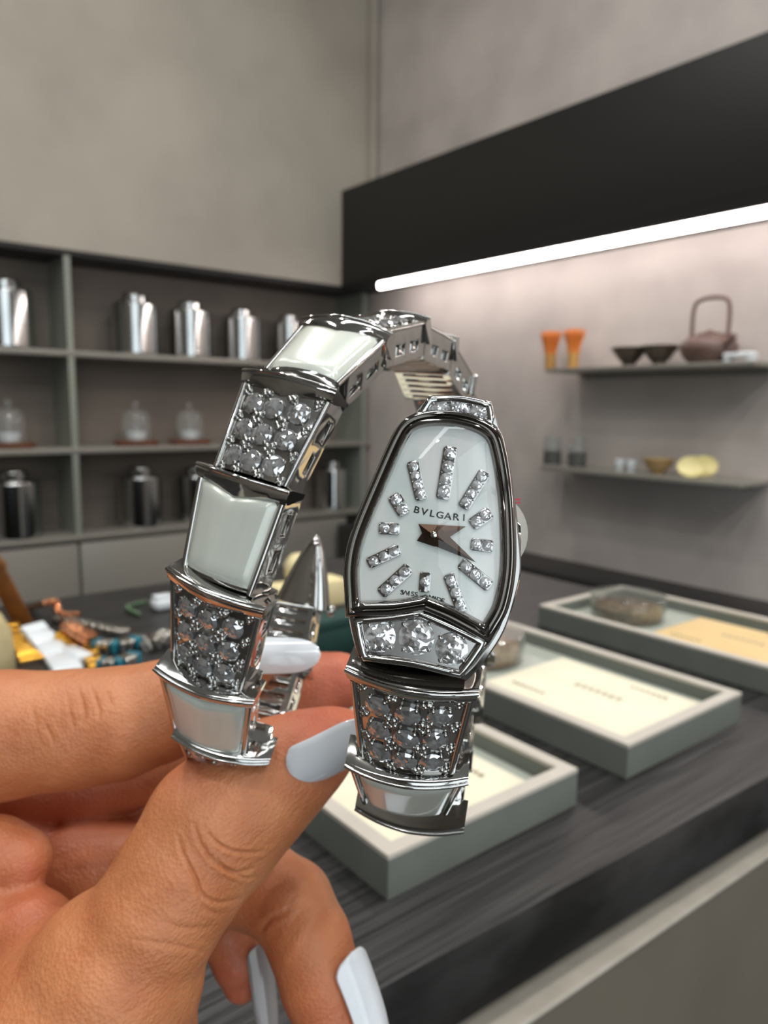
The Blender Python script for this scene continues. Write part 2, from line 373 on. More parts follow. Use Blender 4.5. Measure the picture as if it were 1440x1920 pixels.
band('gold_link_band', 'amber gold link bracelet right of the white watch bands', 'bracelet', arcpts([tpt(112, 1188, .0105), tpt(140, 1204, .006), tpt(165, 1222, .003), tpt(182, 1252, .004)], 8), .013, .006, [M_gold])
band('rose_gold_band', 'rose gold bracelet lying over the amber gold one', 'bracelet', arcpts([tpt(126, 1172, .014), tpt(146, 1183, .016), tpt(172, 1198, .012)], 5), .014, .007, [M_rose])
band('rose_gold_bangle', 'thin coppery bracelet behind the white watch band', 'bracelet', arcpts([tpt(55, 1140, .003), tpt(88, 1130, .022), tpt(104, 1128, .02), tpt(112, 1150, .012), tpt(148, 1152, .004)], 12), .007, .005, [M_rose])
band('silver_band', 'silver bracelet behind the teal enamel ones', 'bracelet', arcpts([tpt(105, 1160, .003), tpt(150, 1168, .003), tpt(200, 1180, .003), tpt(235, 1186, .005)], 9), .011, .007, [M_silv])
band('teal_bracelet', 'upper teal and silver enamel bracelet', 'bracelet', arcpts([tpt(178, 1210, .005), tpt(222, 1212, .005), tpt(268, 1200, .005)], 8), .012, .010, [M_teal, M_silv, M_silv], 'teal enamel bracelets')
band('teal_bracelet', 'lower teal and silver enamel bracelet touching the index finger', 'bracelet', arcpts([tpt(186, 1246, .005), tpt(222, 1246, .005), tpt(255, 1232, .005)], 7), .012, .010, [M_teal, M_silv, M_silv], 'teal enamel bracelets')
band('silver_cuff', 'silver bracelet next to the left column of the watch', 'bracelet', arcpts([tpt(272, 1212, .003), tpt(296, 1200, .008), tpt(318, 1190, .006)], 6), .015, .010, [M_silv])
band('green_bead_strand', 'short strand of green beads behind the silver bracelets', 'bracelet', arcpts([tpt(262, 1152, .003), tpt(238, 1138, .003), tpt(276, 1128, .003)], 9), .004, .0035, [mat('green_bead', (86, 112, 84), .4, noise=(90, (70, 96, 70), (1, 1, 1), .3, .7))])
p = tpt(306, 1142)
wc = root('white_ring_box', p, 'small white ring cushion behind the left pave link', 'cushion')
put('cushion_body', bevelled(MB().box((-.011, -.009, 0), (.011, .009, .012)).mesh(M_cer), .005, 4), wc, Matrix.Translation(Vector(p)))
put('cushion_top', bevelled(MB().box((-.009, -.007, .0121), (.009, .007, .0145)).mesh(M_cer), .0018, 3), wc, Matrix.Translation(Vector(p)))
# leather strap leaning against a beige cushion
p = tpt(-34, 1275); a = root('suede_cushion', p, 'beige suede watch cushion cut off by the left edge', 'cushion')
put('cushion_body', autosmooth(MB().lathe([(.001, 0), (.019, 0), (.0225, .004), (.0225, .02), (.021, .035), (.015, .048), (.006, .054), (.001, .055)], 28).mesh(M_cush), 60), a, Matrix.Translation(Vector(p)))
q0 = tpt(46, 1172); q1 = q0+np.array([-.030, .016, .083])
st = root('leather_strap', q0, 'brown leather strap leaning up at the left edge', 'strap')
dd = nrm(q1-q0); sd = nrm(np.cross(dd, CAMB)); ud = np.cross(sd, dd)
put('strap_band', bevelled(MB().box((-.0085, 0, -.0015), (.0085, np.linalg.norm(q1-q0), .0015)).mesh(M_strap), .0008), st, frame(q0, sd, dd, ud))
put('strap_keeper', bevelled(MB().box((-.010, .055, -.003), (.010, .062, .003)).mesh(M_strap), .0008), st, frame(q0, sd, dd, ud))
q0 = tpt(33, 1180); q1 = q0+np.array([-.02, .014, .062]); dd = nrm(q1-q0); sd = nrm(np.cross(dd, CAMB)); ud = np.cross(sd, dd)
st2 = root('tan_strap', q0, 'lighter tan strap behind the brown leather strap', 'strap')
put('strap_band', bevelled(MB().box((-.006, 0, -.0012), (.006, np.linalg.norm(q1-q0), .0012)).mesh(M_rose), .0006), st2, frame(q0-np.array([.012, -.004, 0]), sd, dd, ud))
# cream display stand and green box seen between the coils
p = tpt(590, 1135); cs = root('cream_stand', p, 'cream suede display stand seen between the coil and the watch case', 'stand')
put('stand_block', bevelled(MB().box((-.050, -.015, 0), (.030, .015, .027)).mesh(M_cream), .003), cs, Matrix.Translation(Vector(p)))
put('stand_cushion', autosmooth(MB().lathe([(.001, .0275), (.012, .0275), (.0165, .034), (.0165, .046), (.010, .054), (.001, .056)], 24).mesh(M_cream), 60), cs, Matrix.Translation(Vector(p+np.array([-.016, 0, 0]))))
p = tpt(640, 1215); gb = root('green_box', p, 'dark green box standing in front of the cream stand', 'box')
put('box_body', bevelled(MB().box((-.035, -.012, 0), (.035, .012, .022)).mesh(M_green), .001), gb, Matrix.Translation(Vector(p)))
put('box_lid', bevelled(MB().box((-.036, -.013, .0222), (.036, .013, .030)).mesh(M_green), .001), gb, Matrix.Translation(Vector(p)))

# ------------------------------------------------------------------ canisters and glass domes in the niche
M_steel = mat('polished_steel', (205, 206, 204), .13, 1.0, noise=(3, (196, 198, 198), (1, 1, 1), .3, .7))
M_dome = thin_glass('dome_glass', (.93, .94, .93), 1.5, .02, .10, (.9, .92, .9))
M_twood = mat('red_brown_wood', (120, 72, 48), .5, noise=(30, (96, 56, 38), (1, 6, 1), .3, .7))
def canister(x, y, z, h, r, label, group):
    t = root('tea_canister', (x, y, z), label, 'canister', group)
    T = Matrix.Translation(Vector((x, y, z)))
    put('body', autosmooth(MB().lathe([(r*.95, .0005), (r*.99, .002), (r, .004), (r, .008), (r, h*.3), (r, h*.6), (r, h*.815), (r, h*.825), (r*.985, h*.84), (r*.92, h*.852), (r*.68, h*.860), (r*.60, h*.862), (.002, h*.862)], 48).mesh(M_steel), 50), t, T)
    put('lid', autosmooth(MB().lathe([(r*.54, h*.8625), (r*.56, h*.868), (r*.56, h*.88), (r*.56, h*.965), (r*.56, h*.975), (r*.52, h*.993), (r*.4, h), (.002, h)], 48).mesh(M_steel), 50), t, T)
YC = YW+.075
UP = [(16, .176, .066, 'tall steel tea canister cut off by the left edge on the upper shelf'), (255, .172, .0635, 'steel tea canister first right of the upper divider'), (357, .166, .0615, 'second steel tea canister right of the upper divider'), (453, .160, .060, 'third steel tea canister right of the upper divider'), (541, .156, .056, 'fourth steel tea canister right of the upper divider, partly behind the strap'), (622, .152, .054, 'steel tea canister behind the top of the strap, last in the upper row')]
for px, h, r, lb in UP:
    X = ony(px, 668, YC)[0]; canister(X, YC, 1.3912, h, r, lb, 'steel tea canisters on the upper shelf')
LO = [(28, .182, .068, 'broad steel canister at the left edge of the bottom shelf'), (265, .178, .0615, 'steel canister right of the divider on the bottom shelf'), (370, .172, .060, 'steel canister half hidden by the strap on the bottom shelf'), (622, .172, .056, 'steel canister seen between strap and watch case')]
for px, h, r, lb in LO:
    X = ony(px, 985, YC)[0]; canister(X, YC, .8862, h, r, lb, 'steel canisters on the bottom shelf')
for px, lb in ((18, 'glass dome on wooden base cut off by the left edge'), (256, 'glass dome on wooden base right of the divider'), (356, 'glass dome on wooden base beside the pave strap link')):
    X = ony(px, 825, YC)[0]; t = root('glass_dome', (X, YC, 1.1292), lb, 'glass dome', 'glass domes on the middle shelf')
    T = Matrix.Translation(Vector((X, YC, 1.1292)))
    put('wood_base', autosmooth(MB().lathe([(.058, 0), (.064, .003), (.064, .010), (.058, .014), (.001, .014)], 36).mesh(M_twood)), t, T)
    put('bell', autosmooth(MB().lathe([(.042, .0142), (.042, .06), (.040, .085), (.030, .1), (.012, .106), (.001, .107)], 36, closed=False).mesh(M_dome), 60), t, T)
    put('knob', autosmooth(MB().lathe([(.004, .107), (.005, .111), (.011, .117), (.012, .122), (.008, .128), (.001, .129)], 20, closed=False).mesh(M_dome), 60), t, T)
    lv = MB(); rnd = random.Random(px)
    put('cup', autosmooth(MB().lathe([(.018, .0142), (.026, .018), (.03, .04), (.028, .04), (.024, .02), (.001, .018)], 28).mesh(M_cer), 50), t, T)

# ------------------------------------------------------------------ tea ware shelves on the right wall
SH = [(1.350, 1.237, .718, 'upper grey wall shelf carrying teapot, bowls and whisks'), (1.106, 1.243, .728, 'lower grey wall shelf carrying jars and pale plates')]
for z, ya, yb, lb in SH:
    s = root('wall_shelf', (1.56, (ya+yb)/2, z), lb, 'shelf', 'tea ware shelves')
    put('shelf_board', bevelled(MB().box((XS, yb, z-.010), (XW-.0005, ya, z)).mesh(M_shelf), .0015), s)
    put('wall_cleat', MB().box((XW-.012, yb+.03, z-.022), (XW-.0006, ya-.03, z-.0101)).mesh(M_shelf), s)
M_bam = mat('bamboo', (214, 166, 96), .5, noise=(30, (190, 140, 74), (1, 1, .2), .3, .7))
M_tine = mat('bamboo_tines_orange', (232, 140, 62), .5, noise=(60, (214, 120, 48), (1, 1, .1), .3, .7))
M_bowl = mat('dark_glaze', (62, 52, 44), .3, noise=(30, (86, 72, 58), (1, 1, 1), .35, .7))
M_pot = mat('purple_clay', (116, 92, 84), .45, noise=(40, (102, 80, 73), (1, 1, 1), .3, .7))
M_wbowl = mat('pale_wood', (190, 160, 112), .5, noise=(40, (170, 140, 94), (1, 1, 4), .3, .7))
M_plate = mat('pale_yellow_glaze', (238, 226, 164), .3, noise=(40, (228, 214, 150), (1, 1, 1), .3, .7))
XO = 1.56; z1 = 1.3502
for px, lb in ((1031, 'bamboo tea whisk at the left end of the upper shelf'), (1074, 'bamboo tea whisk beside the dark bowls')):
    p = onx(px, 688, XO); t = root('tea_whisk', (XO, p[1], z1), lb, 'whisk', 'bamboo tea whisks'); T = Matrix.Translation(Vector((XO, p[1], z1)))
    put('handle', autosmooth(MB().lathe([(.013, 0), (.014, .003), (.0135, .03), (.015, .034), (.015, .040), (.001, .041)], 24).mesh(M_bam), 50), t, T)
    tn = MB()
    for k in range(40):
        a = 6.283*k/40
        for r0, r1 in ((.0135, .026), (.008, .015)):
            tn.tube([(r0*math.cos(a), r0*math.sin(a), .0405), (r0*1.25*math.cos(a), r0*1.25*math.sin(a), .06), (r1*math.cos(a), r1*math.sin(a), .088), (r1*.9*math.cos(a), r1*.9*math.sin(a), .097)], .0012, 4)
    q = put('tines', tn.mesh(M_tine), t, T); q['kind'] = 'stuff'
for px, lb in ((1180, 'dark conical tea bowl nearest the whisks'), (1236, 'dark conical tea bowl beside the teapot')):
    p = onx(px, 672, XO); t = root('tea_bowl', (XO, p[1], z1), lb, 'bowl', 'dark conical bowls'); T = Matrix.Translation(Vector((XO, p[1], z1)))
    put('bowl_body', autosmooth(MB().lathe([(.014, .008), (.022, .014), (.044, .044), (.0425, .0445), (.020, .017), (.001, .013)], 36).mesh(M_bowl), 60), t, T)
    put('foot', autosmooth(MB().lathe([(.016, 0), (.017, .002), (.0145, .0085), (.001, .0085)], 28).mesh(M_bowl), 50), t, T)
p = onx(1328, 664, XO); py = p[1]; t = root('teapot', (XO, py, z1), 'brown clay teapot with tall arched handle', 'teapot'); T = Matrix.Translation(Vector((XO, py, z1)))
put('body', autosmooth(MB().lathe([(.036, 0), (.040, .002), (.054, .018), (.060, .033), (.054, .047), (.040, .057), (.026, .060), (.001, .060)], 44).mesh(M_pot), 60), t, T)
ld = put('lid', autosmooth(MB().lathe([(.027, .0602), (.027, .063), (.018, .066), (.001, .067)], 32).mesh(M_pot), 50), t, T)
put('lid_knob', autosmooth(MB().lathe([(.006, .067), (.008, .069), (.006, .071), (.001, .0715)], 16).mesh(M_pot), 60), ld, T)
hp = [(0, -.040, .055), (0, -.041, .085), (0, -.040, .115), (0, -.034, .131), (0, -.02, .137), (0, 0, .139), (0, .02, .137), (0, .034, .131), (0, .040, .115), (0, .041, .085), (0, .040, .055)]
put('handle', autosmooth(MB().tube(arcpts(hp, 30), .0045, 10, up=(1, 0, 0)).mesh(M_pot), 60), t, T)
put('spout', autosmooth(MB().tube(arcpts([(-.02, -.046, .032), (-.03, -.062, .042), (-.036, -.072, .054)], 8), [.011-.0006*i for i in range(9)], 12).mesh(M_pot), 60), t, T)
for s in (-1, 1): put('handle_lug', autosmooth(MB().tube([(-.006, s*.040, .056), (.006, s*.040, .056)], .007, 10).mesh(M_pot), 60), t, T)
p = onx(1388, 672, XO-.02)
t = root('cup_saucer', (XO-.02, p[1], z1), 'small white porcelain rest in front of the teapot', 'dish'); T = Matrix.Translation(Vector((XO-.02, p[1], z1)))
put('top', bevelled(MB().box((-.016, -.031, .009), (.016, .031, .019)).mesh(M_cer), .004, 3), t, T)
for s in (-1, 1): put('foot', bevelled(MB().box((-.013, s*.024-.006, 0), (.013, s*.024+.006, .0089)).mesh(M_cer), .002), t, T)
z2 = 1.1062
M_jglass = thin_glass('jar_glass', (.85, .87, .86), 1.5, .02, .08, (.8, .84, .84))
M_jdark = mat('dark_loose_tea', (44, 40, 36), .8, noise=(200, (66, 60, 52), (1, 1, 1), .35, .65))
for px, lb in ((1035, 'glass jar of dark tea at the left end of the lower shelf'), (1082, 'glass jar of dark tea, second on the lower shelf')):
    p = onx(px, 866, XO); t = root('tea_jar', (XO, p[1], z2), lb, 'jar', 'glass tea jars'); T = Matrix.Translation(Vector((XO, p[1], z2)))
    put('glass', autosmooth(MB().lathe([(.022, 0), (.0235, .003), (.0235, .055), (.019, .060)], 32, closed=False).mesh(M_jglass)), t, T)
    put('contents', autosmooth(MB().lathe([(.0215, .002), (.0222, .004), (.0222, .036), (.001, .037)], 28).mesh(M_jdark)), t, T)
    put('lid', autosmooth(MB().lathe([(.021, .0602), (.0215, .064), (.0215, .072), (.018, .075), (.001, .075)], 28).mesh(M_jglass)), t, T)
for px, lb in ((1162, 'tiny white cup on the lower shelf, nearer the dark jars'), (1184, 'tiny white cup on the lower shelf, nearer the wooden bowl')):
    p = onx(px, 872, XO); t = root('white_cup', (XO, p[1], z2), lb, 'cup', 'tiny white cups'); T = Matrix.Translation(Vector((XO, p[1], z2)))
    put('cup_body', autosmooth(MB().lathe([(.007, .003), (.011, .008), (.0135, .026), (.0125, .026), (.009, .009), (.001, .006)], 24).mesh(M_cer), 60), t, T)
    put('foot', autosmooth(MB().lathe([(.008, 0), (.0075, .0029), (.001, .0029)], 20).mesh(M_cer), 50), t, T)
p = onx(1234, 882, XO); t = root('wooden_bowl', (XO, p[1], z2), 'small pale wooden bowl beside the yellow plates', 'bowl'); T = Matrix.Translation(Vector((XO, p[1], z2)))
put('bowl_body', autosmooth(MB().lathe([(.014, .004), (.024, .012), (.036, .034), (.034, .0345), (.022, .015), (.001, .010)], 32).mesh(M_wbowl), 60), t, T)
put('foot', autosmooth(MB().lathe([(.014, 0), (.0145, .002), (.013, .0039), (.001, .0039)], 24).mesh(M_wbowl), 50), t, T)
for px, dx, lb in ((1296, -.02, 'pale yellow round plate leaning in front on the lower shelf'), (1318, .012, 'yellow plate leaning behind the pale round plate')):
    p = onx(px, 888, XO+dx); r = .030
    yv = nrm((-.80, -.45, .40)); xv = nrm(np.cross((0, 0, 1.0), yv)); zv = np.cross(yv, xv)
    o = np.array((XO+dx, p[1], z2+r*abs(zv[2])*.80))
    Mx = frame(o, xv, zv if zv[2] > 0 else -zv, yv)
    t = root('round_plate', (XO+dx, p[1], z2), lb, 'plate', 'yellow plates on the lower shelf')
    put('plate_disc', autosmooth(MB().lathe([(.001, -.004), (r*.6, -.004), (r, .004), (r, .006), (r*.62, 0), (.001, -.001)], 36, closed=False).mesh(M_plate), 60), t, Mx @ Matrix.Diagonal((1, .80, 1, 1)))
    put('foot_ring', autosmooth(MB().lathe([(r*.45, -.0041), (r*.45, -.008), (r*.38, -.008), (r*.38, -.0041)], 28, closed=False).mesh(M_plate), 50), t, Mx @ Matrix.Diagonal((1, .80, 1, 1)))

# ------------------------------------------------------------------ the coiled bracelet watch (millimetres in link space)
MM = .001
def chrome(name, col=(222, 221, 218), r=.07):
    return mat(name, col, r, 1.0, noise=(400, tuple(c-6 for c in col), (1, 1, 1), .3, .7))
M_chrome = chrome('polished_white_gold', (206, 205, 202), .06); M_cdark = chrome('pave_plate', (200, 199, 197), .22)
M_case = chrome('case_white_gold', (176, 174, 171), .09); M_bez = chrome('bezel_white_gold', (160, 157, 153), .06)
def gem_mat(name, tr, g0, g1):
    m = bpy.data.materials.new(name); m.use_nodes = True; nt = m.node_tree; b = nt.nodes['Principled BSDF']
    b.inputs['Base Color'].default_value = (.97, .98, 1, 1); b.inputs['Roughness'].default_value = .0
    b.inputs['IOR'].default_value = 1.7; b.inputs['Transmission Weight'].default_value = tr
    g = nt.nodes.new('ShaderNodeBsdfGlossy'); g.inputs['Roughness'].default_value = .03; g.inputs[0].default_value = (.86, .88, .9, 1)
    tc = nt.nodes.new('ShaderNodeTexCoord'); nz = nt.nodes.new('ShaderNodeTexNoise'); nz.inputs['Scale'].default_value = 900
    nt.links.new(tc.outputs['Object'], nz.inputs['Vector'])
    cr = nt.nodes.new('ShaderNodeMapRange'); cr.inputs[1].default_value = .4; cr.inputs[2].default_value = .6; cr.inputs[3].default_value = g0; cr.inputs[4].default_value = g1
    nt.links.new(nz.outputs['Fac'], cr.inputs[0])
    mx = nt.nodes.new('ShaderNodeMixShader'); nt.links.new(cr.outputs[0], mx.inputs[0])
    nt.links.new(b.outputs[0], mx.inputs[1]); nt.links.new(g.outputs[0], mx.inputs[2])
    nt.links.new(mx.outputs[0], nt.nodes['Material Output'].inputs[0]); return m
M_gem = gem_mat('diamond', .72, .4, .75); M_gem2 = gem_mat('bright_diamond', .35, .4, .85)
def pearl(name, a, b, sheen):
    m = mat(name, a, .28, 0.0, noise=(260, b, (1, .25, 1), .3, .75)); bs = m.node_tree.nodes['Principled BSDF']
    bs.inputs['Coat Weight'].default_value = 1.0; bs.inputs['Coat Roughness'].default_value = .04
    bs.inputs['Sheen Weight'].default_value = sheen; bs.inputs['Metallic'].default_value = .15
    return m
M_pearl = pearl('mother_of_pearl_inlay', (224, 227, 217), (204, 211, 202), .0)
M_dial = pearl('mother_of_pearl_dial', (232, 232, 230), (206, 220, 216), .0)
from mathutils.geometry import delaunay_2d_cdt
def gem_mesh(r, seed=0):
    """brilliant cut: many small crown facets tilted this way and that over a pointed pavilion"""
    rg = random.Random(int(r*1e7)*7+seed); big = r > 1.95*MM or 1.2*MM < r < 1.5*MM
    cnt = (1, 6, 10, 14) if not big else (1, 8, 14, 18, 22); P = []; n = 16 if not big else 24
    for q, c in enumerate(cnt):
        rad = q/len(cnt)
        for k in range(c):
            a = 6.2832*(k+rg.random()*.5)/c; e = rad+(rg.random()-.5)*.10 if q else 0
            P.append((e*math.cos(a), e*math.sin(a), .30*(1-e**2.2)+(rg.random()-.5)*(.10 if not big else .13)))
    for k in range(n): a = 6.2832*k/n; P.append((math.cos(a), math.sin(a), 0))
    V2, _, F2, _, _, _ = delaunay_2d_cdt([Vector(p[:2]) for p in P], [], [], 0, 1e-6)
    v = [(p[0]*r, p[1]*r, p[2]*r) for p in P]; f = [tuple(t) for t in F2]
    rim = list(range(len(P)-n, len(P))); m0 = len(v)
    for k in range(8): a = math.pi/4*k; v.append((.45*r*math.cos(a), .45*r*math.sin(a), -.48*r))
    v.append((0, 0, -.8*r)); w = n//8
    for k in range(8):
        n2 = (k+1) % 8
        for t in range(w): f.append((rim[(k*w+t+1) % n], rim[(k*w+t) % n], m0+k if t < w/2 else m0+n2))
        f.append((m0+k, m0+n2, rim[(k*w+(w+1)//2) % n])); f.append((m0+8, m0+n2, m0+k))
    me = mesh_of(v, f, M_gem2 if (big or r < 1.2*MM) else M_gem, False, 1e-9); return me
GEMS = {}
def gem(r):
    k = (round(r*1e5), random.randrange(3))
    if k not in GEMS: GEMS[k] = gem_mesh(r, k[1])
    return GEMS[k]
LK = 17.0                                            # link length
def hw(v): return 8.75-1.6*v
def ztop(u): return 1.5*(1-abs(u)**2.2)
def lp(u, v, t):
    s = .88+.12*t
    return np.array((u*hw(v)*s, -v*LK, (-6.2)*(1-t)+ztop(u)*t))*MM
def link_body():
    m = MB()
    US = np.linspace(-1, 1, 11)
    for i in range(10):
        for (v0, v1) in ((0, 1),):
            m.add([lp(US[i], v0, 1), lp(US[i], v1, 1), lp(US[i+1], v1, 1), lp(US[i+1], v0, 1)], [(0, 1, 2, 3)])
    def cells(P, au, av, holes, depth):              # P(a,b,depth) surface with recessed cells
        for i in range(len(au)-1):
            for j in range(len(av)-1):
                a0, a1, b0, b1 = au[i], au[i+1], av[j], av[j+1]
                q = [P(a0, b0, 0), P(a1, b0, 0), P(a1, b1, 0), P(a0, b1, 0)]
                if (i, j) in holes:
                    k = [P(a0, b0, depth), P(a1, b0, depth), P(a1, b1, depth), P(a0, b1, depth)]
                    m.add(q+k, [(4, 5, 6, 7), (0, 1, 5, 4), (1, 2, 6, 5), (2, 3, 7, 6), (3, 0, 4, 7)])
                else: m.add(q, [(0, 1, 2, 3)])
    vs = [0, .20, .42, .56, .78, 1]; ts = [0, .26, .58, 1]
    for s in (-1, 1):
        def P(v, t, d, s=s):
            # a straight side wall; its top edge meets the dome edge
            p = lp(s, v, t); p[0] -= s*d*MM; return p
        cells(P, vs, ts, {(1, 1), (3, 1)}, 1.3)
    vb = [0, .10, .19, .29, .38, .48, .57, .67, .76, .86, .94, 1]; ub = [-1, -.72, .72, 1]
    def Pb(v, u, d):
        p = lp(u, v, 0); p[2] += d*MM; return p
    cells(Pb, vb, ub, {(i, 1) for i in range(1, 11, 2)}, 1.4)
    for v in (0, 1):                                # end caps
        top = [lp(u, v, 1) for u in US]
        sd = ts[1:-1]; right = [lp(1, v, t) for t in reversed(sd)]; left = [lp(-1, v, t) for t in sd]
        bot = [lp(u, v, 0) for u in reversed(ub)]
        m.add(top+right+bot+left, [tuple(range(len(top+right+bot+left)))])
    return bevelled(m.mesh(M_chrome, False, 1e-6), .22*MM, 2, 40)
def vtop(u): a = abs(u); return .085+.085*max(0, 1-a/.8)**1.2+.012*a
def link_bezel():
    """flared rim with its brace-shaped lower lip and the two thin side rails"""
    m = MB(); n = 24; rows = []
    for i in range(n+1):
        u = -1+2*i/n; e = ztop(u); lift = 1.35-.35*abs(u)
        w0 = 9.2
        prof = [(.5, e-3.4 if abs(u) < .9 else -4.0), (.75, e+.1), (.55, e+lift-.2), (.2, e+lift), (-.5, e+lift*.93), (-1.3, e+lift*.7), (-vtop(u)*LK+.3, e+.42), (-vtop(u)*LK, e+.2), (-vtop(u)*LK, e-.3), (-.3, e-3.2 if abs(u) < .9 else -3.9)]
        rows.append([np.array((u*(w0-.16*max(0, -y)), y, z))*MM for (y, z) in prof])
    k = len(rows[0]); v = [p for r in rows for p in r]; f = []
    for i in range(n):
        for j in range(k): a = i*k+j; b = i*k+(j+1) % k; f.append((a, b, b+k, a+k))
    f.append(tuple(range(k))); f.append(tuple(range(n*k, n*k+k))[::-1]); m.add(v, f)
    for s in (-1, 1):
        pts = []
        for j in range(9):
            vv = .10+.90*j/8; pts.append(np.array((s*(hw(vv)-.42), -vv*LK, ztop(.95)+.12))*MM)
        m.tube(pts, .55*MM, 8)
    m.tube([np.array((q*9.2, .4, ztop(q)+1.28-.35*abs(q)))*MM for q in np.linspace(-1, 1, 25)], .34*MM, 8)
    me = m.mesh(M_chrome, False, 0)
    bm = bmesh.new(); bm.from_mesh(me); bmesh.ops.recalc_face_normals(bm, faces=bm.faces); bm.to_mesh(me); bm.free()
    return autosmooth(me, 50)
def link_pearl():
    nu, nv = 18, 18; v = []; f = []
    for j in range(nv+1):
        for i in range(nu+1):
            u = (-1+2*i/nu); t = j/nv; vt = vtop(u)-.01; vv = vt+(.97-vt)*t
            ed = min(1-abs(u), t*1.4+.0, (1-t)*1.2); ed = max(0, min(1, ed/.22)); pil = (1-(1-ed)**2)**.5
            v.append(np.array((u*(hw(vv)-.85), -vv*LK, ztop(u*.9)-.2+1.05*pil))*MM)
    for j in range(nv):
        for i in range(nu): a = j*(nu+1)+i; f.append((a, a+nu+1, a+nu+2, a+1))
    return mesh_of(v, f, M_pearl, True)
def link_plate():
    nu, nv = 16, 12; v = []; f = []
    for j in range(nv+1):
        for i in range(nu+1):
            u = (-1+2*i/nu); vt = vtop(u)-.01; vv = vt+(.985-vt)*j/nv
            v.append(np.array((u*(hw(vv)-.8), -vv*LK, ztop(u)+.04))*MM)
    for j in range(nv):
        for i in range(nu): a = j*(nu+1)+i; f.append((a, a+nu+1, a+nu+2, a+1))
    return mesh_of(v, f, M_cdark, True)
def ico(r):
    bm = bmesh.new(); bmesh.ops.create_icosphere(bm, subdivisions=1, radius=r)
    v = [tuple(q.co) for q in bm.verts]; f = [tuple(q.index for q in p.verts) for p in bm.faces]; bm.free(); return np.array(v), f
IV, IF = ico(1.0)
STONES = []
for j in range(3):
    for i in range(3):
        vv = (.295, .575, .85)[j]; u = (-1, 0, 1)[i]*.60
        if i == 1: vv += .015
        STONES.append((u, vv))
def link_beads():
    m = MB(); rnd = random.Random(3)
    us = [-.92, -.32, .32, .92]; vs = [.15, .435, .71, .975]
    for b, v0 in enumerate(vs):
        for a, u0 in enumerate(us):
            n = 5 if (0 < a < 3 and 0 < b < 3) else 4
            for k in range(n):
                an = 6.283*k/n+rnd.random()*.6; rr = .75 if n == 5 else .6
                u = u0+rr*math.cos(an)/hw(v0)*.95; v = v0+rr*math.sin(an)/LK
                u = max(-.93, min(.93, u)); v = max(vtop(u)+.025, min(.985, v))
                p = np.array((u*(hw(v)-.8), -v*LK, ztop(u)+.30))
                m.add((IV*(.44+.16*rnd.random())+p)*MM, IF)
    for (u, v) in STONES:
        for k in range(4):
            an = .785+1.5708*k; q = 1.75
            uu = u+q*math.cos(an)/hw(v); v2 = v+q*math.sin(an)/LK
            if abs(uu) > .95 or v2 > .985: continue
            p = np.array((uu*(hw(v2)-.8), -v2*LK, ztop(uu)+.40)); m.add((IV*.44+p)*MM, IF)
    return mesh_of(m.v, m.f, M_chrome, True)
BODY, BEZ, PEARL, PLATE, BEADS = link_body(), link_bezel(), link_pearl(), link_plate(), link_beads()
WROOT = None
def cam3(x, y, d): return np.array(C3(x, y, d))
def cdir(x, y, d): return RW @ np.array((x, y, -d))
def add_link(M, kind, parent, scale=(1, 1, 1), full=True):
    M = M @ Matrix.Diagonal((*scale, 1))
    l = put('pearl_link' if kind == 'p' else 'pave_link', BODY, parent, M)
    put('bezel', BEZ, l, M)
    if kind == 'p': put('pearl_inlay', PEARL, l, M)
    else:
        put('pave_plate', PLATE, l, M)
        if full:
            b = put('setting_bead', BEADS, l, M); b['kind'] = 'stuff'
            for (u, v) in STONES:
                p = np.array((u*(hw(v)-.8), -v*LK, ztop(u)+.42))*MM
                tx = math.atan2(2*1.5*abs(u)**1.2*.9*np.sign(u), hw(v))
                rz = random.random()*6
                Mg = M @ Matrix.Translation(Vector(p)) @ Matrix.Rotation(tx, 4, 'Y') @ Matrix.Rotation((random.random()-.5)*.12, 4, 'X') @ Matrix.Rotation(rz, 4, 'Z')
                put('diamond', gem(1.88*MM), l, Mg)
    return l

# front links: rim centre (mm, camera axes x right, y up, z to the viewer), width axis, band axis
FRONT = [
    ('d', (-29.35, -42.45, -135.54), (0.9661, -0.2523, 0.0545), (0.1181, 0.6199, 0.7757)),   # L0
    ('p', (-30.0, -28.83, -125.65), (0.9474, -0.2665, 0.1772), (0.102, 0.7761, 0.6223)),   # L1
    ('d', (-26.74, -12.27, -119.74), (0.9014, -0.3329, 0.2769), (0.1925, 0.8809, 0.4324)),   # L2
    ('p', (-22.4, 5.05, -119.8), (0.8728, -0.2758, 0.4027), (0.2725, 0.9598, 0.0668)),   # L3
    ('d', (-15.63, 21.13, -124.26), (0.8882, -0.2538, 0.3831), (0.3506, 0.9132, -0.2078)),   # L4
    ('p', (-7.03, 32.92, -136.58), (0.9134, -0.2375, 0.3307), (0.4046, 0.6203, -0.672)),   # L5
    ('d', (0.64, 37.87, -151.75), (0.9222, -0.0618, 0.3818), (0.3812, 0.3114, -0.8705)),   # L6
    ('p', (7.79, 37.93, -168.24), (0.9424, -0.0604, 0.3291), (0.3313, 0.0299, -0.9431)),   # L7
    ('d', (13.81, 33.19, -184.56), (0.9494, -0.1132, 0.2929), (0.261, -0.2338, -0.9366)),   # L8
    ('d', (4.33, -50.41, -124.76), (0.9781, -0.1479, 0.1465), (-0.116, 0.1971, 0.9735)),   # P3
    ('p', (3.39, -38.54, -111.84), (0.9901, -0.107, 0.0909), (-0.0037, 0.6274, 0.7787)),   # P2
    ('d', (3.84, -22.91, -102.35), (0.9768, -0.1393, 0.1629), (0.0305, 0.8426, 0.5376)),   # P1
]
WROOT = root('bracelet_watch', C3(.004, -.0560, .124), 'coiled white gold serpent bracelet watch with diamonds and mother of pearl held by the fingers', 'watch')
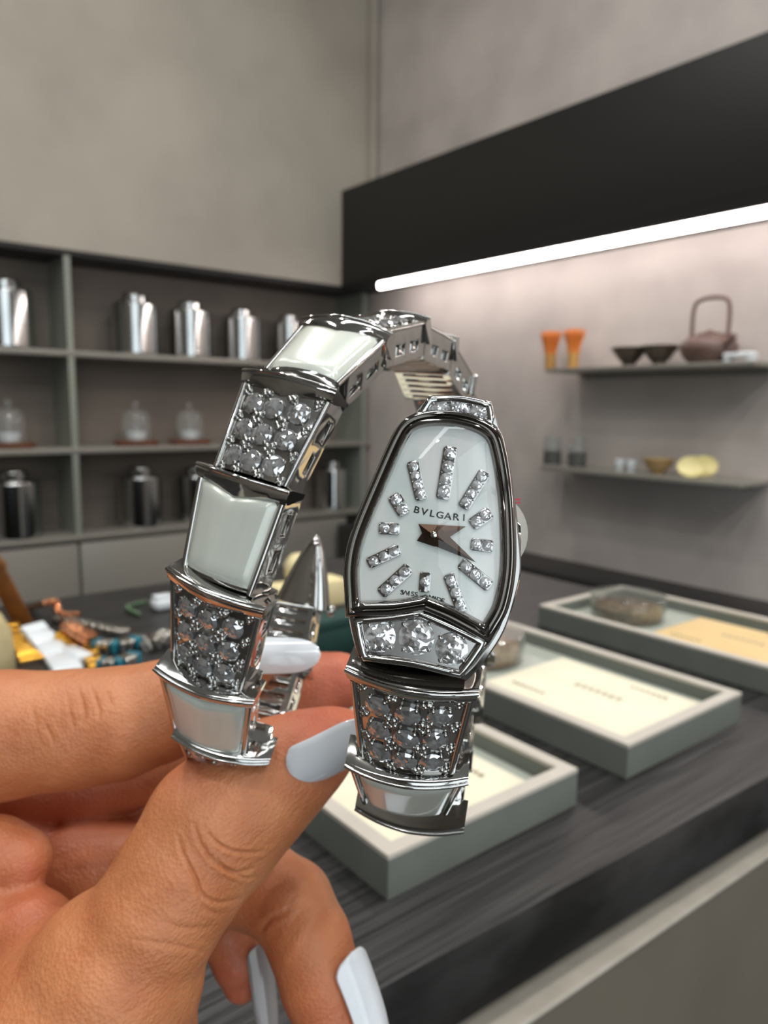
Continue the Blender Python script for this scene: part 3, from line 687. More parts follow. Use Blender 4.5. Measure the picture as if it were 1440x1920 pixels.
def place(kind, t, x, y, scale=(1, 1, 1), full=True):
    o = np.array(C3(t[0]*MM, t[1]*MM, -t[2]*MM)); X = nrm(RW @ np.array(x)); Yv = RW @ np.array(y); Yv = nrm(Yv-X*np.dot(X, Yv)); Z = np.cross(X, Yv)
    return add_link(frame(o, X, Yv, Z), kind, WROOT, scale, full)
for k, t, x, y in FRONT: place(k, t, x, y)
BACK = [(13.8, 33.2, -184.5), (19, 24, -197), (22.5, 9.5, -204), (23.5, -7.5, -205), (22, -23, -198), (19, -36.5, -187), (14.5, -46.5, -174), (10, -52, -158), (6.3, -53.8, -141.3)]
TAIL = [(-29.5, -49.0, -149), (-27.5, -47, -164), (-24, -37.5, -176), (-21, -24, -182)]
def chain(P, first, ax, sc, fwd):
    for i in range(len(P)-1):
        a, b = (np.array(P[i], float), np.array(P[i+1], float))
        # the wide rim sits at the end nearer the head
        rim, nar = (a, b) if fwd else (b, a)
        y = rim-nar; L = np.linalg.norm(y); y = y/L; x = np.array(ax); x = nrm(x-y*np.dot(x, y))
        place('dp'[(i+first) % 2], rim, x, y, (sc, L/17, sc), False)
chain(BACK, 1, (.955, -.13, .26), .95, False)
chain(TAIL, 1, (.955, -.20, .20), .80, True)

# tail tip
def cw(t): return np.array(C3(t[0]*MM, t[1]*MM, -t[2]*MM))
tb_, te_ = np.array((-20.2, -22.5, -182.0)), np.array((-16.6, -5.6, -181.0))
yv = nrm(te_-tb_); xv = np.array((.955, -.2, .2)); xv = nrm(xv-yv*np.dot(xv, yv)); zv = np.cross(xv, yv)
m = MB(); rows = []
Lt = np.linalg.norm(te_-tb_)
for i in range(15):
    t = i/14; w = 6.0*(1-t)**.8*(1-.0*t)+.9*(1-t**6); h = 2.6*(1-t)**.5+.6
    if i == 14: w, h = .25, .3
    row = []
    for k in range(16):
        a = 2*math.pi*k/16; cx_, cz_ = math.cos(a), math.sin(a)
        row.append(np.array((w*np.sign(cx_)*abs(cx_)**.6, Lt*t, h*np.sign(cz_)*abs(cz_)**.8-(1.4 if cz_ < 0 else 1.4)+(.9*(1-abs(cx_))*-1 if cz_ < 0 else 0)))*MM)
    rows.append(row)
v = [p for r_ in rows for p in r_]; f = []
for i in range(14):
    for k in range(16): f.append((i*16+k, i*16+(k+1) % 16, (i+1)*16+(k+1) % 16, (i+1)*16+k))
f.append(tuple(range(16))[::-1]); f.append(tuple(range(14*16, 15*16)))
MT = frame(cw(tb_), RW @ xv, RW @ yv, RW @ zv)
tip = put('tail_tip', autosmooth(mesh_of(v, f, M_chrome), 50), WROOT, MT)
put('tip_stud', autosmooth(MB().lathe([(.001*MM, 0), (1.3*MM, 0), (1.5*MM, .5*MM), (1.1*MM, 1.2*MM), (.001*MM, 1.5*MM)], 16, closed=False).mesh(M_chrome), 60), tip, MT @ Matrix.Translation(Vector((6.9*MM, 0, -1.5*MM))) @ Matrix.Rotation(math.pi/2, 4, 'Y'))

# ------------------------------------------------------------------ watch head
HO = W(810, 1000, .0985); HN = nrm(RW @ np.array((-.08, .03, 1)))
HX = nrm(CAMR-HN*np.dot(CAMR, HN)); HY = np.cross(HN, HX)
HM = frame(HO, HX, HY, HN)
def h2(px, py):
    """pixel to millimetres in the plane of the dial"""
    r = ray(px, py); t = np.dot(HO-EYE, HN)/np.dot(r, HN); p = EYE+r*t-HO
    return np.array((np.dot(p, HX), np.dot(p, HY)))/MM
def poly(px): return [h2(*p) for p in px]
def smooth_loop(P, n=6, corners=()):
    """closed Catmull-Rom through P; indices in corners stay sharp"""
    out = []; N = len(P); P = [np.array(p) for p in P]
    for i in range(N):
        p0, p1, p2, p3 = P[(i-1) % N], P[i], P[(i+1) % N], P[(i+2) % N]
        t1 = (p2-p0)*.5 if i not in corners else (p2-p1)*.9
        t2 = (p3-p1)*.5 if (i+1) % N not in corners else (p2-p1)*.9
        L = np.linalg.norm(p2-p1)
        t1 = t1/max(np.linalg.norm(t1), 1e-9)*min(np.linalg.norm(t1), L*1.1); t2 = t2/max(np.linalg.norm(t2), 1e-9)*min(np.linalg.norm(t2), L*1.1)
        for k in range(n):
            s_ = k/n; out.append((2*s_**3-3*s_**2+1)*p1+(s_**3-2*s_**2+s_)*t1+(-2*s_**3+3*s_**2)*p2+(s_**3-s_**2)*t2)
    return out
def offset(P, d):
    N = len(P); out = []
    ar = sum(P[i][0]*P[(i+1) % N][1]-P[(i+1) % N][0]*P[i][1] for i in range(N)); sg = 1 if ar > 0 else -1
    for i in range(N):
        a = nrm(P[i]-P[i-1]); b = nrm(P[(i+1) % N]-P[i]); na = np.array((a[1], -a[0])); nb = np.array((b[1], -b[0])); n = nrm(na+nb)
        out.append(P[i]+sg*n*d/max(.5, np.dot(n, na)))
    return out
OUT = smooth_loop(poly([(804, 738), (862, 739), (925, 753), (944, 822), (962, 895), (976, 1012), (979, 1064), (973, 1103), (947, 1185), (903, 1252), (874, 1281), (771, 1254), (669, 1236), (655, 1180), (644, 1109), (641, 1061), (658, 997), (696, 907), (746, 822), (780, 768)]), 6, (0, 2, 10, 12))
DIAL = smooth_loop(poly([(766, 818), (787, 801), (833, 796), (880, 804), (910, 820), (921, 848), (931, 905), (937, 970), (938, 1062), (926, 1130), (906, 1168), (850, 1138), (798, 1116), (735, 1126), (675, 1128), (673, 1064), (685, 1006), (728, 901)]), 6, (10, 12, 14))
def ringstack(loops, mt, close_bottom=True, close_top=False, ang_=40):
    """stack of (loop, height) rings lofted in order"""
    v = []; f = []; n = len(loops[0][0])
    for P, h in loops: v += [np.array((p[0], p[1], h))*MM for p in P]
    for i in range(len(loops)-1):
        for k in range(n): f.append((i*n+k, i*n+(k+1) % n, (i+1)*n+(k+1) % n, (i+1)*n+k))
    if close_bottom: f.append(tuple(range(n)))
    if close_top: f.append(tuple(range((len(loops)-1)*n, len(loops)*n)))
    me = mesh_of(v, f, mt); bm = bmesh.new(); bm.from_mesh(me); bmesh.ops.recalc_face_normals(bm, faces=bm.faces); bm.to_mesh(me); bm.free()
    return autosmooth(me, ang_)
head = put('case', ringstack([(offset(OUT, -1.2), -7.5), (offset(OUT, -.3), -6.8), (OUT, -5.2), (OUT, -1.3), (offset(OUT, -.25), -.75), (offset(OUT, -.75), -.55), (offset(OUT, -1.1), -.9), (offset(OUT, -1.1), -1.6)], M_case, True, True), WROOT, HM)
# case shoulder plate, a little below the outer lip, with the dial sunk into it
B0 = offset(DIAL, 1.85)
put('bezel', ringstack([(offset(DIAL, 2.15), -1.7), (offset(DIAL, 2.1), -.5), (offset(DIAL, 1.8), .0), (offset(DIAL, 1.45), .12), (offset(DIAL, 1.15), -.25), (offset(DIAL, .95), -.15), (offset(DIAL, .6), .12), (offset(DIAL, .3), -.1), (offset(DIAL, .1), -.55), (DIAL, -1.35)], M_bez, False, False, 50), head, HM)
dial = put('dial', ringstack([(offset(DIAL, .3), -1.5), (offset(DIAL, .3), -1.35)], M_dial, True, True), WROOT, HM)
CR = thin_glass('watch_crystal', (1, 1, 1), 1.5, .0)
put('crystal', ringstack([(offset(DIAL, .2), -.62), (offset(DIAL, .0), -.50)], CR, False, True), head, HM)
ZD = -1.34
def local_box_poly(P, z0, z1, mt, bev=.06):
    m = MB(); b_ = [(p[0]*MM, p[1]*MM, z0*MM) for p in P]
    ar = sum(P[i][0]*P[(i+1) % len(P)][1]-P[(i+1) % len(P)][0]*P[i][1] for i in range(len(P)))
    if ar < 0: b_ = b_[::-1]
    m.prism(b_, (0, 0, (z1-z0)*MM))
    return bevelled(m.mesh(mt), bev*MM, 2)
M_mark = chrome('marker_frame', (176, 174, 172), .12)
MARKS = [((846, 835), (830, 936), 27, 4), ((772, 863), (790, 937), 23, 4), ((911, 883), (868, 952), 24, 4), ((736, 927), (759, 964), 26, 2), ((921, 959), (884, 985), 25, 2), ((709, 990), (749, 992), 23, 2), ((883, 1020), (926, 1025), 24, 2), ((688, 1058), (749, 1029), 22, 3), ((864, 1055), (921, 1102), 25, 3), ((712, 1115), (768, 1064), 24, 3), ((798, 1073), (795, 1112), 22, 1), ((841, 1077), (868, 1149), 23, 3)]
PXMM = .0985/1400*1000
for a, b, w, n in MARKS:
    A_, B_ = h2(*a), h2(*b); d = nrm(B_-A_); s_ = np.array((-d[1], d[0])); w = w*PXMM/2; L = np.linalg.norm(B_-A_); c_ = w*.35
    P = [A_+s_*(w-c_), A_+d*c_+s_*w, B_-d*c_+s_*w, B_+s_*(w-c_), B_-s_*(w-c_), B_-d*c_-s_*w, A_+d*c_-s_*w, A_-s_*(w-c_)]
    mk = put('hour_marker', local_box_poly(P, ZD, ZD+.35, M_mark), dial, HM)
    r = min(w*.86, L/n*.49); bd = MB()
    for i in range(n):
        c = A_+d*(L*(i+.5)/n*.94+L*.03)
        put('marker_diamond', gem(r*MM), dial, HM @ Matrix.Translation(Vector((c[0]*MM, c[1]*MM, (ZD+.42)*MM))) @ Matrix.Rotation(random.random()*6, 4, 'Z'))
    for i in range(n+1):
        for q in (-1, 1):
            c = A_+d*(L*i/n*.88+L*.06)+s_*q*w*.74; bd.add((IV*.14+np.array((c[0], c[1], ZD+.42)))*MM, IF)
    x = put('marker_bead', mesh_of(bd.v, bd.f, M_chrome, True), dial, HM); x['kind'] = 'stuff'
# hands
M_hand = chrome('bronze_hand', (84, 68, 58), .32)
def hand(tip, tail, w, z, nm):
    c = h2(813, 1003); T_, E_ = h2(*tip), h2(*tail); d = nrm(T_-E_); s_ = np.array((-d[1], d[0])); q = c-d*.3
    v = [E_, q+s_*w, T_, q-s_*w]
    V = [np.array((p[0], p[1], z))*MM for p in v]+[np.array((E_[0], E_[1], z+.1))*MM, np.array((q[0], q[1], z+.34))*MM, np.array((T_[0], T_[1], z+.1))*MM]
    me = mesh_of(V, [(0, 1, 2, 3), (0, 5, 1), (1, 5, 2), (2, 5, 3), (3, 5, 0)], M_hand)
    put(nm, me, dial, HM)
hand((874, 987), (781, 1014), 1.55, ZD+.42, 'hour_hand')
hand((893, 1055), (784, 982), 1.4, ZD+.60, 'minute_hand')
c = h2(813, 1003)
put('centre_pin', autosmooth(MB().lathe([(.45*MM, 0), (.42*MM, .5*MM), (.2*MM, .62*MM), (.001*MM, .62*MM)], 14).mesh(M_chrome), 50), dial, HM @ Matrix.Translation(Vector((c[0]*MM, c[1]*MM, (ZD+.62)*MM))))
M_print = mat('black_dial_print', (34, 32, 30), .5)
def text_on_dial(word, p0, p1, hpx, sag, nm):
    P0, P1 = h2(*p0), h2(*p1); n = len(word); d = nrm(P1-P0); s_ = np.array((-d[1], d[0]))
    for i, ch in enumerate(word):
        cu = bpy.data.curves.new('t', 'FONT'); cu.body = ch; cu.size = 1.0; cu.align_x = 'CENTER'; cu.extrude = .02; cu.offset = .022
        to = bpy.data.objects.new('t', cu); COL.objects.link(to)
        dg = bpy.context.evaluated_depsgraph_get(); me = bpy.data.meshes.new_from_object(to.evaluated_get(dg)); bpy.data.objects.remove(to)
        me.materials.clear(); me.materials.append(M_print)
        q = i/(n-1); pos = P0+(P1-P0)*q-s_*sag*4*q*(1-q); an = math.atan2(d[1], d[0])+sag*4*(2*q-1)/np.linalg.norm(P1-P0)
        h = hpx*PXMM/.70
        put(nm, me, dial, HM @ Matrix.Translation(Vector((pos[0]*MM, pos[1]*MM, (ZD+.01)*MM))) @ Matrix.Rotation(an, 4, 'Z') @ Matrix.Diagonal((h*MM*1.15, h*MM, .5*MM, 1)))
text_on_dial('BVLGARI', (779, 961), (870, 976), 12.5, .18, 'letter')
text_on_dial('SWISS', (752, 1116), (779, 1120), 8.5, 0, 'letter')
text_on_dial('MADE', (807, 1126), (829, 1132), 8.5, 0, 'letter')
# stone channels above and below the dial
CH1 = smooth_loop(poly([(788, 776), (807, 748), (860, 747), (917, 758), (922, 791), (858, 781)]), 4, (0, 1, 3, 4))
CH2 = smooth_loop(poly([(668, 1165), (728, 1161), (787, 1152), (842, 1176), (905, 1206), (884, 1238), (862, 1266), (775, 1246), (683, 1234), (674, 1200)]), 4, (0, 2, 4, 6, 8))
for CH, stones in ((CH1, [(820, 762, 19), (859, 765, 19.5), (899, 772, 18.5)]), (CH2, [(712, 1195, 29.5), (780, 1196, 34), (847, 1219, 30.5)])):
    pts = [np.array((p[0], p[1], -.75))*MM for p in CH]
    fr = put('channel_frame', autosmooth(MB().tube(pts, .55*MM, 8, True, flat=1.0).mesh(M_chrome), 60), head, HM)
    put('channel_floor', ringstack([(offset(CH, .2), -1.58), (offset(CH, .2), -1.1)], M_cdark, False, True), head, HM)
    for (px, py, r) in stones:
        c = h2(px, py); put('case_diamond', gem(r*PXMM*MM), head, HM @ Matrix.Translation(Vector((c[0]*MM, c[1]*MM, -.75*MM))) @ Matrix.Rotation(random.random()*6, 4, 'Z'))
    bd = MB()
    for i, (px, py, r) in enumerate(stones):
        for k in range(4):
            an = .785+1.5708*k; c = h2(px+r*1.0*math.cos(an), py+r*1.0*math.sin(an)); bd.add((IV*.33+np.array((c[0], c[1], -.62)))*MM, IF)
    x = put('channel_bead', mesh_of(bd.v, bd.f, M_chrome, True), head, HM); x['kind'] = 'stuff'
# crown guard: clear plastic disc on the right flank with a red mark
M_plast = thin_glass('frosted_plastic', (.86, .84, .80), 1.45, .25, .72, (.55, .53, .49))
c = h2(958, 1000)
GM = HM @ Matrix.Translation(Vector((c[0]*MM, c[1]*MM, -4.2*MM))) @ Matrix.Rotation(math.radians(14), 4, 'Y')
crown = put('crown', autosmooth(MB().lathe([(2.4*MM, 0), (2.6*MM, .3*MM), (2.6*MM, 2.2*MM), (2.2*MM, 2.6*MM), (.001*MM, 2.7*MM)], 24).mesh(M_chrome), 40), head, HM @ Matrix.Translation(Vector((h2(974, 1010)[0]*MM, h2(974, 1010)[1]*MM, -4.0*MM))) @ Matrix.Rotation(math.pi/2, 4, 'Y') @ Matrix.Translation(Vector((0, 0, -2.2*MM))))
cov = put('crown_cover', bevelled(MB().lathe([(5.6*MM, -.5*MM), (5.6*MM, .5*MM)], 40).mesh(M_plast), .15*MM), head, GM @ Matrix.Translation(Vector((-2.9*MM, 0, 0))))
M_red = mat('red_print', (170, 50, 60), .5)
for dy in (0, .45): put('red_mark', MB().box((1.05*MM, (4.05+dy)*MM, .52*MM), (2.3*MM, (4.3+dy)*MM, .60*MM)).mesh(M_red), cov, GM @ Matrix.Translation(Vector((-.75*MM, 0, 0))))

# ------------------------------------------------------------------ the hand, one continuous skin grown from a distance field
def px3(px, py, d): return np.array(((px-CX)/F*d, -(py-CY)/F*d, -d))*1000      # camera axes, mm
def N_(px, py, d, r): return (px3(px, py, d), r*d/F*1000)
THUMB = [N_(655, 1372, .150, 40), N_(625, 1385, .150, 60), N_(575, 1415, .149, 84), N_(520, 1450, .148, 104), N_(465, 1490, .146, 120), N_(402, 1552, .143, 130), N_(338, 1645, .138, 121), N_(285, 1730, .135, 122), N_(215, 1835, .135, 165), N_(150, 1960, .135, 215), N_(60, 2120, .14, 260)]
INDEX = [N_(486, 1246, .168, 34), N_(450, 1262, .168, 56), N_(390, 1292, .167, 76), N_(300, 1334, .165, 93), N_(220, 1356, .163, 103), N_(140, 1366, .162, 108), N_(0, 1378, .160, 118), N_(-160, 1400, .158, 128), N_(-330, 1480, .16, 150)]
MIDDLE = [N_(632, 1278, .199, 56), N_(590, 1290, .199, 66), N_(480, 1360, .196, 66), N_(330, 1425, .192, 64), N_(160, 1474, .188, 70), N_(-40, 1490, .184, 76), N_(-250, 1540, .18, 100)]
RING = [N_(650, 1990, .158, 60), N_(630, 1930, .158, 70), N_(602, 1840, .160, 76), N_(580, 1765, .163, 77), N_(545, 1695, .168, 78), N_(470, 1650, .174, 82), N_(330, 1640, .180, 86), N_(150, 1640, .180, 100)]
PINKY = [N_(452, 1846, .187, 34), N_(444, 1800, .187, 46), N_(425, 1745, .188, 52), N_(360, 1700, .19, 62), N_(180, 1720, .186, 90)]
PALM = [N_(300, 1600, .196, 95), N_(190, 1625, .190, 110), N_(20, 1660, .182, 140), N_(-200, 1700, .172, 190)]
KNUCK = [N_(40, 1612, .153, 58), N_(-10, 1600, .153, 66), N_(-120, 1590, .155, 80)]
WEB = [N_(110, 1765, .146, 62), N_(60, 1748, .147, 74), N_(-80, 1740, .150, 90)]
WRIST = [N_(60, 2120, .14, 260), N_(-150, 2050, .15, 300), N_(-200, 1700, .172, 190)]
FOREARM = [N_(40, 2120, .145, 290), N_(-120, 2700, .13, 330)]
lo = np.array((-138., -168., -222.)); hi = np.array((0., -18., -100.)); H = 1.12
gx = np.arange(lo[0], hi[0], H); gy = np.arange(lo[1], hi[1], H); gz = np.arange(lo[2], hi[2], H)
GX, GY, GZ = np.meshgrid(gx, gy, gz, indexing='ij', sparse=True)
def cone(a, ra, b, rb):
    ab = b-a; L2 = float(np.dot(ab, ab))
    dx, dy, dz = (GX-a[0]).astype(np.float32), (GY-a[1]).astype(np.float32), (GZ-a[2]).astype(np.float32)
    t = np.clip((dx*ab[0]+dy*ab[1]+dz*ab[2])/L2, 0, 1)
    t2 = t*t*(3-2*t)*.5+t*.5
    return np.sqrt((dx-t*ab[0])**2+(dy-t*ab[1])**2+(dz-t*ab[2])**2)-(ra+(rb-ra)*t2)
def smin(a, b, k):
    h = np.clip(.5+.5*(b-a)/k, 0, 1); return b*(1-h)+a*h-k*h*(1-h)
def limb(ch, k=1.5):
    r = None
    for (a, ra), (b, rb) in zip(ch[:-1], ch[1:]):
        c = cone(a, ra, b, rb); r = c if r is None else smin(r, c, k)
    return r
sd = limb(THUMB)
sd = smin(sd, limb(WEB), 5.0)
sd = smin(sd, limb(WRIST, 4), 5.0)
sd = smin(sd, limb(FOREARM, 4), 6.0)
sd = smin(sd, limb(PALM, 3), 2.5)
for ch, k in ((KNUCK, 1.6), (INDEX, 1.2), (MIDDLE, 1.0), (RING, 1.2), (PINKY, .8)): sd = smin(sd, limb(ch), k)
for q in (0, -1): sd[q] = np.maximum(sd[q], .5); sd[:, q] = np.maximum(sd[:, q], .5); sd[:, :, q] = np.maximum(sd[:, :, q], .5)
def surface_nets(sd):
    ins = sd < 0; n = sd.shape
    c = [ins[i:n[0]-1+i, j:n[1]-1+j, k:n[2]-1+k] for i in (0, 1) for j in (0, 1) for k in (0, 1)]
    s_ = sum(x.astype(np.int8) for x in c); act = (s_ > 0) & (s_ < 8)
    I, J, K = np.nonzero(act); idx = -np.ones(act.shape, np.int64); idx[I, J, K] = np.arange(len(I))
    acc = np.zeros((len(I), 3)); cnt = np.zeros(len(I))
    cor = [(i, j, k) for i in (0, 1) for j in (0, 1) for k in (0, 1)]
    for a in cor:
        for ax in range(3):
            if a[ax] == 0:
                b = list(a); b[ax] = 1
                va = sd[I+a[0], J+a[1], K+a[2]]; vb = sd[I+b[0], J+b[1], K+b[2]]; x = (va < 0) != (vb < 0)
                t = np.where(x, va/(va-vb+1e-12), 0); p = np.array(a, float)[None, :].repeat(len(I), 0); p[:, ax] = t
                acc[x] += p[x]; cnt[x] += 1
    V = np.stack([I, J, K], 1)+acc/cnt[:, None]; Fs = []
    for ax in range(3):
        o1, o2 = (ax+1) % 3, (ax+2) % 3
        sl0 = [slice(1, -1)]*3; sl0[ax] = slice(0, -1); sl1 = [slice(1, -1)]*3; sl1[ax] = slice(1, None)
        A_, B_ = ins[tuple(sl0)], ins[tuple(sl1)]; E_ = np.nonzero(A_ != B_); fl = A_[E_]
        base = [np.array(E_[q]) for q in range(3)]; base[o1] = base[o1]+1; base[o2] = base[o2]+1
        def cell(d1, d2):
            q = [b.copy() for b in base]; q[o1] = q[o1]-d1; q[o2] = q[o2]-d2; return idx[q[0], q[1], q[2]]
        qd = np.stack([cell(1, 1), cell(0, 1), cell(0, 0), cell(1, 0)], 1); qd[~fl] = qd[~fl][:, ::-1]; Fs.append(qd)
    return V, np.concatenate(Fs)
V, Q = surface_nets(sd); Vc = V*H+lo
Q = Q[(Q >= 0).all(1)]
me = bpy.data.meshes.new('skin'); me.from_pydata([tuple(C3(*(p*[1, 1, -1]*MM))) for p in Vc], [], [tuple(int(i) for i in q) for q in Q]); me.update()
tmp = bpy.data.objects.new('tmp', me); COL.objects.link(tmp)
md = tmp.modifiers.new('s', 'SMOOTH'); md.iterations = 6; md.factor = .5
md = tmp.modifiers.new('u', 'SUBSURF'); md.levels = 2; md.render_levels = 2
dg = bpy.context.evaluated_depsgraph_get(); sk = bpy.data.meshes.new_from_object(tmp.evaluated_get(dg)); bpy.data.objects.remove(tmp)
# knuckle creases pressed into the skin where the joints fold
nv = len(sk.vertices); co = np.empty(nv*3); sk.vertices.foreach_get('co', co); co = co.reshape(-1, 3)
no = np.empty(nv*3); sk.vertices.foreach_get('normal', no); no = no.reshape(-1, 3)
cc = (co-EYE) @ RW; dpt = -cc[:, 2]; PX = CX+F*cc[:, 0]/dpt; PY = CY-F*cc[:, 1]/dpt
facing = (no @ CAMB) > .05
K_ = lambda L: [(x/1.8947, 1180+y/1.8947) for x, y in L]
CREASE = [(K_([(632, 735), (655, 810), (695, 885), (722, 945), (780, 970), (845, 958)]), .45, 3.4, .16), (K_([(690, 690), (712, 760), (765, 830), (835, 862), (895, 850)]), .42, 3.2, .16), (K_([(735, 720), (785, 768), (850, 792), (935, 790)]), .38, 3.0, .16),
          (K_([(758, 800), (800, 848), (862, 880), (905, 880)]), .30, 2.8, .16), (K_([(640, 830), (700, 930), (735, 1000), (800, 1010)]), .18, 4, .16), (K_([(560, 1020), (640, 1060), (760, 1060)]), .14, 5, .16), (K_([(450, 1100), (600, 1120), (745, 1150)]), .14, 5, .16),
          (K_([(275, 200), (300, 290), (292, 335)]), .30, 3.5, .18), (K_([(325, 205), (352, 285), (350, 310)]), .26, 3.2, .18), (K_([(240, 235), (250, 300), (262, 350)]), .22, 3.2, .18), (K_([(378, 215), (398, 275)]), .18, 3.2, .18), (K_([(158, 330), (190, 402)]), .20, 4, .18), (K_([(110, 270), (130, 340)]), .12, 4, .18),
          (K_([(925, 1075), (960, 1030), (1010, 1000)]), .35, 5, .18), (K_([(1040, 960), (1010, 1010), (960, 1040)]), .15, 5, .18)]
disp = np.zeros(nv)
for P, dep, sg, dmax in CREASE:
    P = [np.array(p) for p in arcpts([(*p, 0) for p in P], 24)]
    xs_ = [p[0] for p in P]; ys_ = [p[1] for p in P]
    sel = np.nonzero(facing & (dpt < dmax) & (PX > min(xs_)-20) & (PX < max(xs_)+20) & (PY > min(ys_)-20) & (PY < max(ys_)+20))[0]
    if not len(sel): continue
    best = np.full(len(sel), 1e9); bt = np.zeros(len(sel))
    for i in range(len(P)-1):
        a, b = P[i][:2], P[i+1][:2]; ab = b-a; t = np.clip(((PX[sel]-a[0])*ab[0]+(PY[sel]-a[1])*ab[1])/np.dot(ab, ab), 0, 1)
        dd_ = np.hypot(PX[sel]-a[0]-t*ab[0], PY[sel]-a[1]-t*ab[1]); u_ = dd_ < best; best[u_] = dd_[u_]; bt[u_] = (i+t[u_])/(len(P)-1)
    fade = np.sin(np.pi*np.clip(bt, .04, .96))**.6
    disp[sel] += fade*dep*(-np.exp(-(best/sg)**2)+.35*np.exp(-((best-2.6*sg)/(1.6*sg))**2))
co = co+no*disp[:, None]*MM; sk.vertices.foreach_set('co', co.ravel())
# pink finger pads, and reddish shade between fingers painted into a colour layer
def blob(c, r):
    q = (np.linalg.norm(cc*1000-px3(*c), axis=1)/(r*c[2]/F*1000)); return np.exp(-q*q)
red = np.zeros(nv)
for c, r, a in (((600, 1365, .148), 85, 1.0), ((640, 1270, .195), 110, 1.0), ((620, 1900, .158), 110, .6), ((445, 1820, .187), 90, .9), ((120, 1530, .185), 150, .7), ((60, 1700, .145), 80, .5), ((40, 1620, .15), 80, .5), ((230, 1600, .185), 130, .6), ((360, 1450, .14), 60, .5), ((520, 1680, .17), 70, .5)): red = np.maximum(red, a*blob(c, r))
at = sk.attributes.new('warmth', 'FLOAT', 'POINT'); at.data.foreach_set('value', red.astype(np.float32))
sk.polygons.foreach_set('use_smooth', [True]*len(sk.polygons)); sk.update()
def skin_mat():
    m = bpy.data.materials.new('skin'); m.use_nodes = True; nt = m.node_tree; b = nt.nodes['Principled BSDF']
    tc = nt.nodes.new('ShaderNodeTexCoord')
    nz = nt.nodes.new('ShaderNodeTexNoise'); nz.inputs['Scale'].default_value = 90; nz.inputs['Detail'].default_value = 6; nt.links.new(tc.outputs['Object'], nz.inputs['Vector'])
    cr = nt.nodes.new('ShaderNodeValToRGB'); cr.color_ramp.elements[0].position = .3; cr.color_ramp.elements[1].position = .75
    cr.color_ramp.elements[0].color = (*lin((180, 110, 70)), 1); cr.color_ramp.elements[1].color = (*lin((202, 136, 93)), 1); nt.links.new(nz.outputs['Fac'], cr.inputs[0])
    an = nt.nodes.new('ShaderNodeAttribute'); an.attribute_name = 'warmth'
    mx = nt.nodes.new('ShaderNodeMix'); mx.data_type = 'RGBA'; mx.inputs['B'].default_value = (*lin((196, 96, 76)), 1)
    mm = nt.nodes.new('ShaderNodeMath'); mm.operation = 'MULTIPLY'; mm.inputs[1].default_value = .75
    nt.links.new(an.outputs['Fac'], mm.inputs[0]); nt.links.new(mm.outputs[0], mx.inputs['Factor']); nt.links.new(cr.outputs[0], mx.inputs['A']); nt.links.new(mx.outputs['Result'], b.inputs['Base Color'])
    b.inputs['Roughness'].default_value = .45; b.inputs['Subsurface Weight'].default_value = .35; b.inputs['Subsurface Radius'].default_value = (1.0, .35, .2); b.inputs['Subsurface Scale'].default_value = .006
    b.inputs['Specular IOR Level'].default_value = .45
    v1 = nt.nodes.new('ShaderNodeTexVoronoi'); v1.inputs['Scale'].default_value = 1500; nt.links.new(tc.outputs['Object'], v1.inputs['Vector'])
    n2 = nt.nodes.new('ShaderNodeTexNoise'); n2.inputs['Scale'].default_value = 300; n2.inputs['Detail'].default_value = 5; nt.links.new(tc.outputs['Object'], n2.inputs['Vector'])
    ad = nt.nodes.new('ShaderNodeMath'); ad.operation = 'MULTIPLY_ADD'; ad.inputs[1].default_value = .35
    nt.links.new(v1.outputs['Distance'], ad.inputs[0]); nt.links.new(n2.outputs['Fac'], ad.inputs[2])
    mp = nt.nodes.new('ShaderNodeCombineXYZ')           # fine furrows running along the thumb root
    for q, (ax, sc) in enumerate(((nrm(CAMR*.85+CAMU*.5), 90), (nrm(CAMU*.85-CAMR*.5), 950), (CAMB, 250))):
        dp = nt.nodes.new('ShaderNodeVectorMath'); dp.operation = 'DOT_PRODUCT'; dp.inputs[1].default_value = tuple(ax*sc); nt.links.new(tc.outputs['Object'], dp.inputs[0]); nt.links.new(dp.outputs['Value'], mp.inputs[q])
    n3 = nt.nodes.new('ShaderNodeTexNoise'); n3.inputs['Scale'].default_value = 1.0; n3.inputs['Detail'].default_value = 3; nt.links.new(mp.outputs[0], n3.inputs['Vector'])
    a3 = nt.nodes.new('ShaderNodeMath'); a3.operation = 'MULTIPLY_ADD'; a3.inputs[1].default_value = .55; nt.links.new(n3.outputs['Fac'], a3.inputs[0]); nt.links.new(ad.outputs[0], a3.inputs[2]); ad = a3
    bp = nt.nodes.new('ShaderNodeBump'); bp.inputs['Strength'].default_value = .5; bp.inputs['Distance'].default_value = .0007
    nt.links.new(ad.outputs[0], bp.inputs['Height']); nt.links.new(bp.outputs[0], b.inputs['Normal']); return m
sk.materials.clear(); sk.materials.append(skin_mat())
hand_o = tag(put('hand', sk), 'hand with long pale nails gripping the bracelet watch between thumb and fingers', 'hand')
M_nail = mat('pale_nail_varnish', (226, 232, 238), .12, 0, noise=(90, (220, 227, 234), (1, 1, 1), .3, .7), Coat_Weight=.6)
M_nail2 = mat('sheer_nail_tip', (176, 172, 172), .15, 0, noise=(90, (168, 166, 166), (1, 1, 1), .3, .7), Coat_Weight=.6, Transmission_Weight=.35)
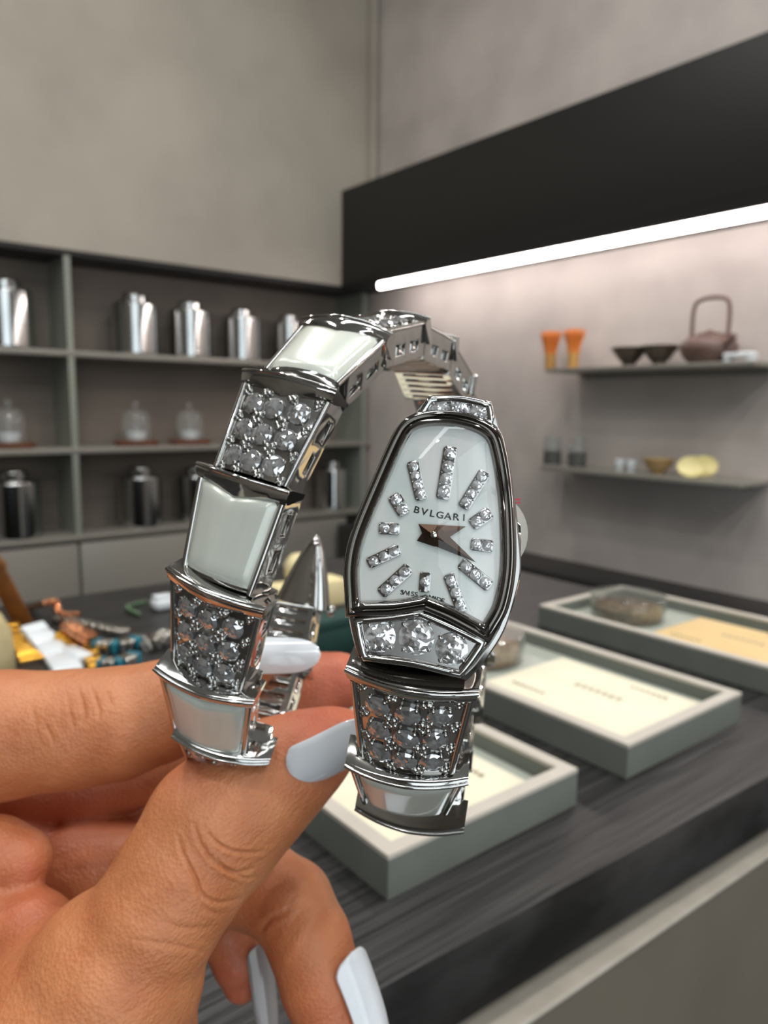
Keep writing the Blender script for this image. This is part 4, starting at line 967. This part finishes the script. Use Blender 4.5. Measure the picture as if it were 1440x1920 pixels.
def nail(base, tip, wpx, nvec, curve, bend, mt, label):
    a = px3(*base); b = px3(*tip); y = b-a; L = np.linalg.norm(y); y = y/L; n = nrm(np.array(nvec, float)); n = nrm(n-y*np.dot(n, y)); x = np.cross(y, n)
    Wd = wpx*base[2]/F*1000/2; nu, nw = 14, 26; v = []; f = []
    for lay in (0, 1):
        for j in range(nw+1):
            t = j/nw; w = Wd*(math.sqrt(max(0, 1-(1-t/.16)**2)) if t < .16 else 1)*(1-.10*t)*(math.sqrt(max(0, 1-((t-.55)/.45)**2.4)) if t > .55 else 1)
            w = max(w, .02)
            for i in range(nu+1):
                u = -1+2*i/nu; th = curve*u
                z = -curve*Wd*.5*(u*w/Wd)**2-bend*L*(t-.35)**2-(.55 if lay else 0)*(1-.5*t)
                p = a+y*L*t+x*u*w+n*z; v.append(C3(p[0]*MM, p[1]*MM, -p[2]*MM))
    k = nu+1; n1 = (nw+1)*k
    for j in range(nw):
        for i in range(nu):
            q = j*k+i; f.append((q, q+1, q+k+1, q+k)); f.append((n1+q, n1+q+k, n1+q+k+1, n1+q+1))
    for j in range(nw): f.append((j*k, j*k+k, n1+j*k+k, n1+j*k)); f.append((j*k+nu, n1+j*k+nu, n1+j*k+k+nu, j*k+k+nu))
    for i in range(nu): f.append((i, n1+i, n1+i+1, i+1)); q = nw*k+i; f.append((q, q+1, n1+q+1, n1+q))
    mh = mesh_of(v, f, mt); bm = bmesh.new(); bm.from_mesh(mh); bmesh.ops.recalc_face_normals(bm, faces=bm.faces); bm.to_mesh(mh); bm.free()
    o = put('nail', autosmooth(mh, 50), hand_o); o['label'] = label; return o
nail((548, 1470, .1385), (735, 1372, .136), 108, (.25, -.35, .9), 1.0, .12, M_nail, 'long pale thumb nail')
nail((455, 1226, .160), (602, 1226, .162), 72, (0, .35, .93), .9, .08, M_nail, 'white nail lying inside the bracelet coil')
nail((664, 1785, .1535), (735, 1985, .152), 84, (.72, .25, .65), .9, .16, M_nail, 'white nail at the bottom edge')
nail((488, 1770, .183), (512, 1960, .181), 52, (.6, 0, .8), .8, .05, M_nail2, 'sheer nail behind the ring finger')
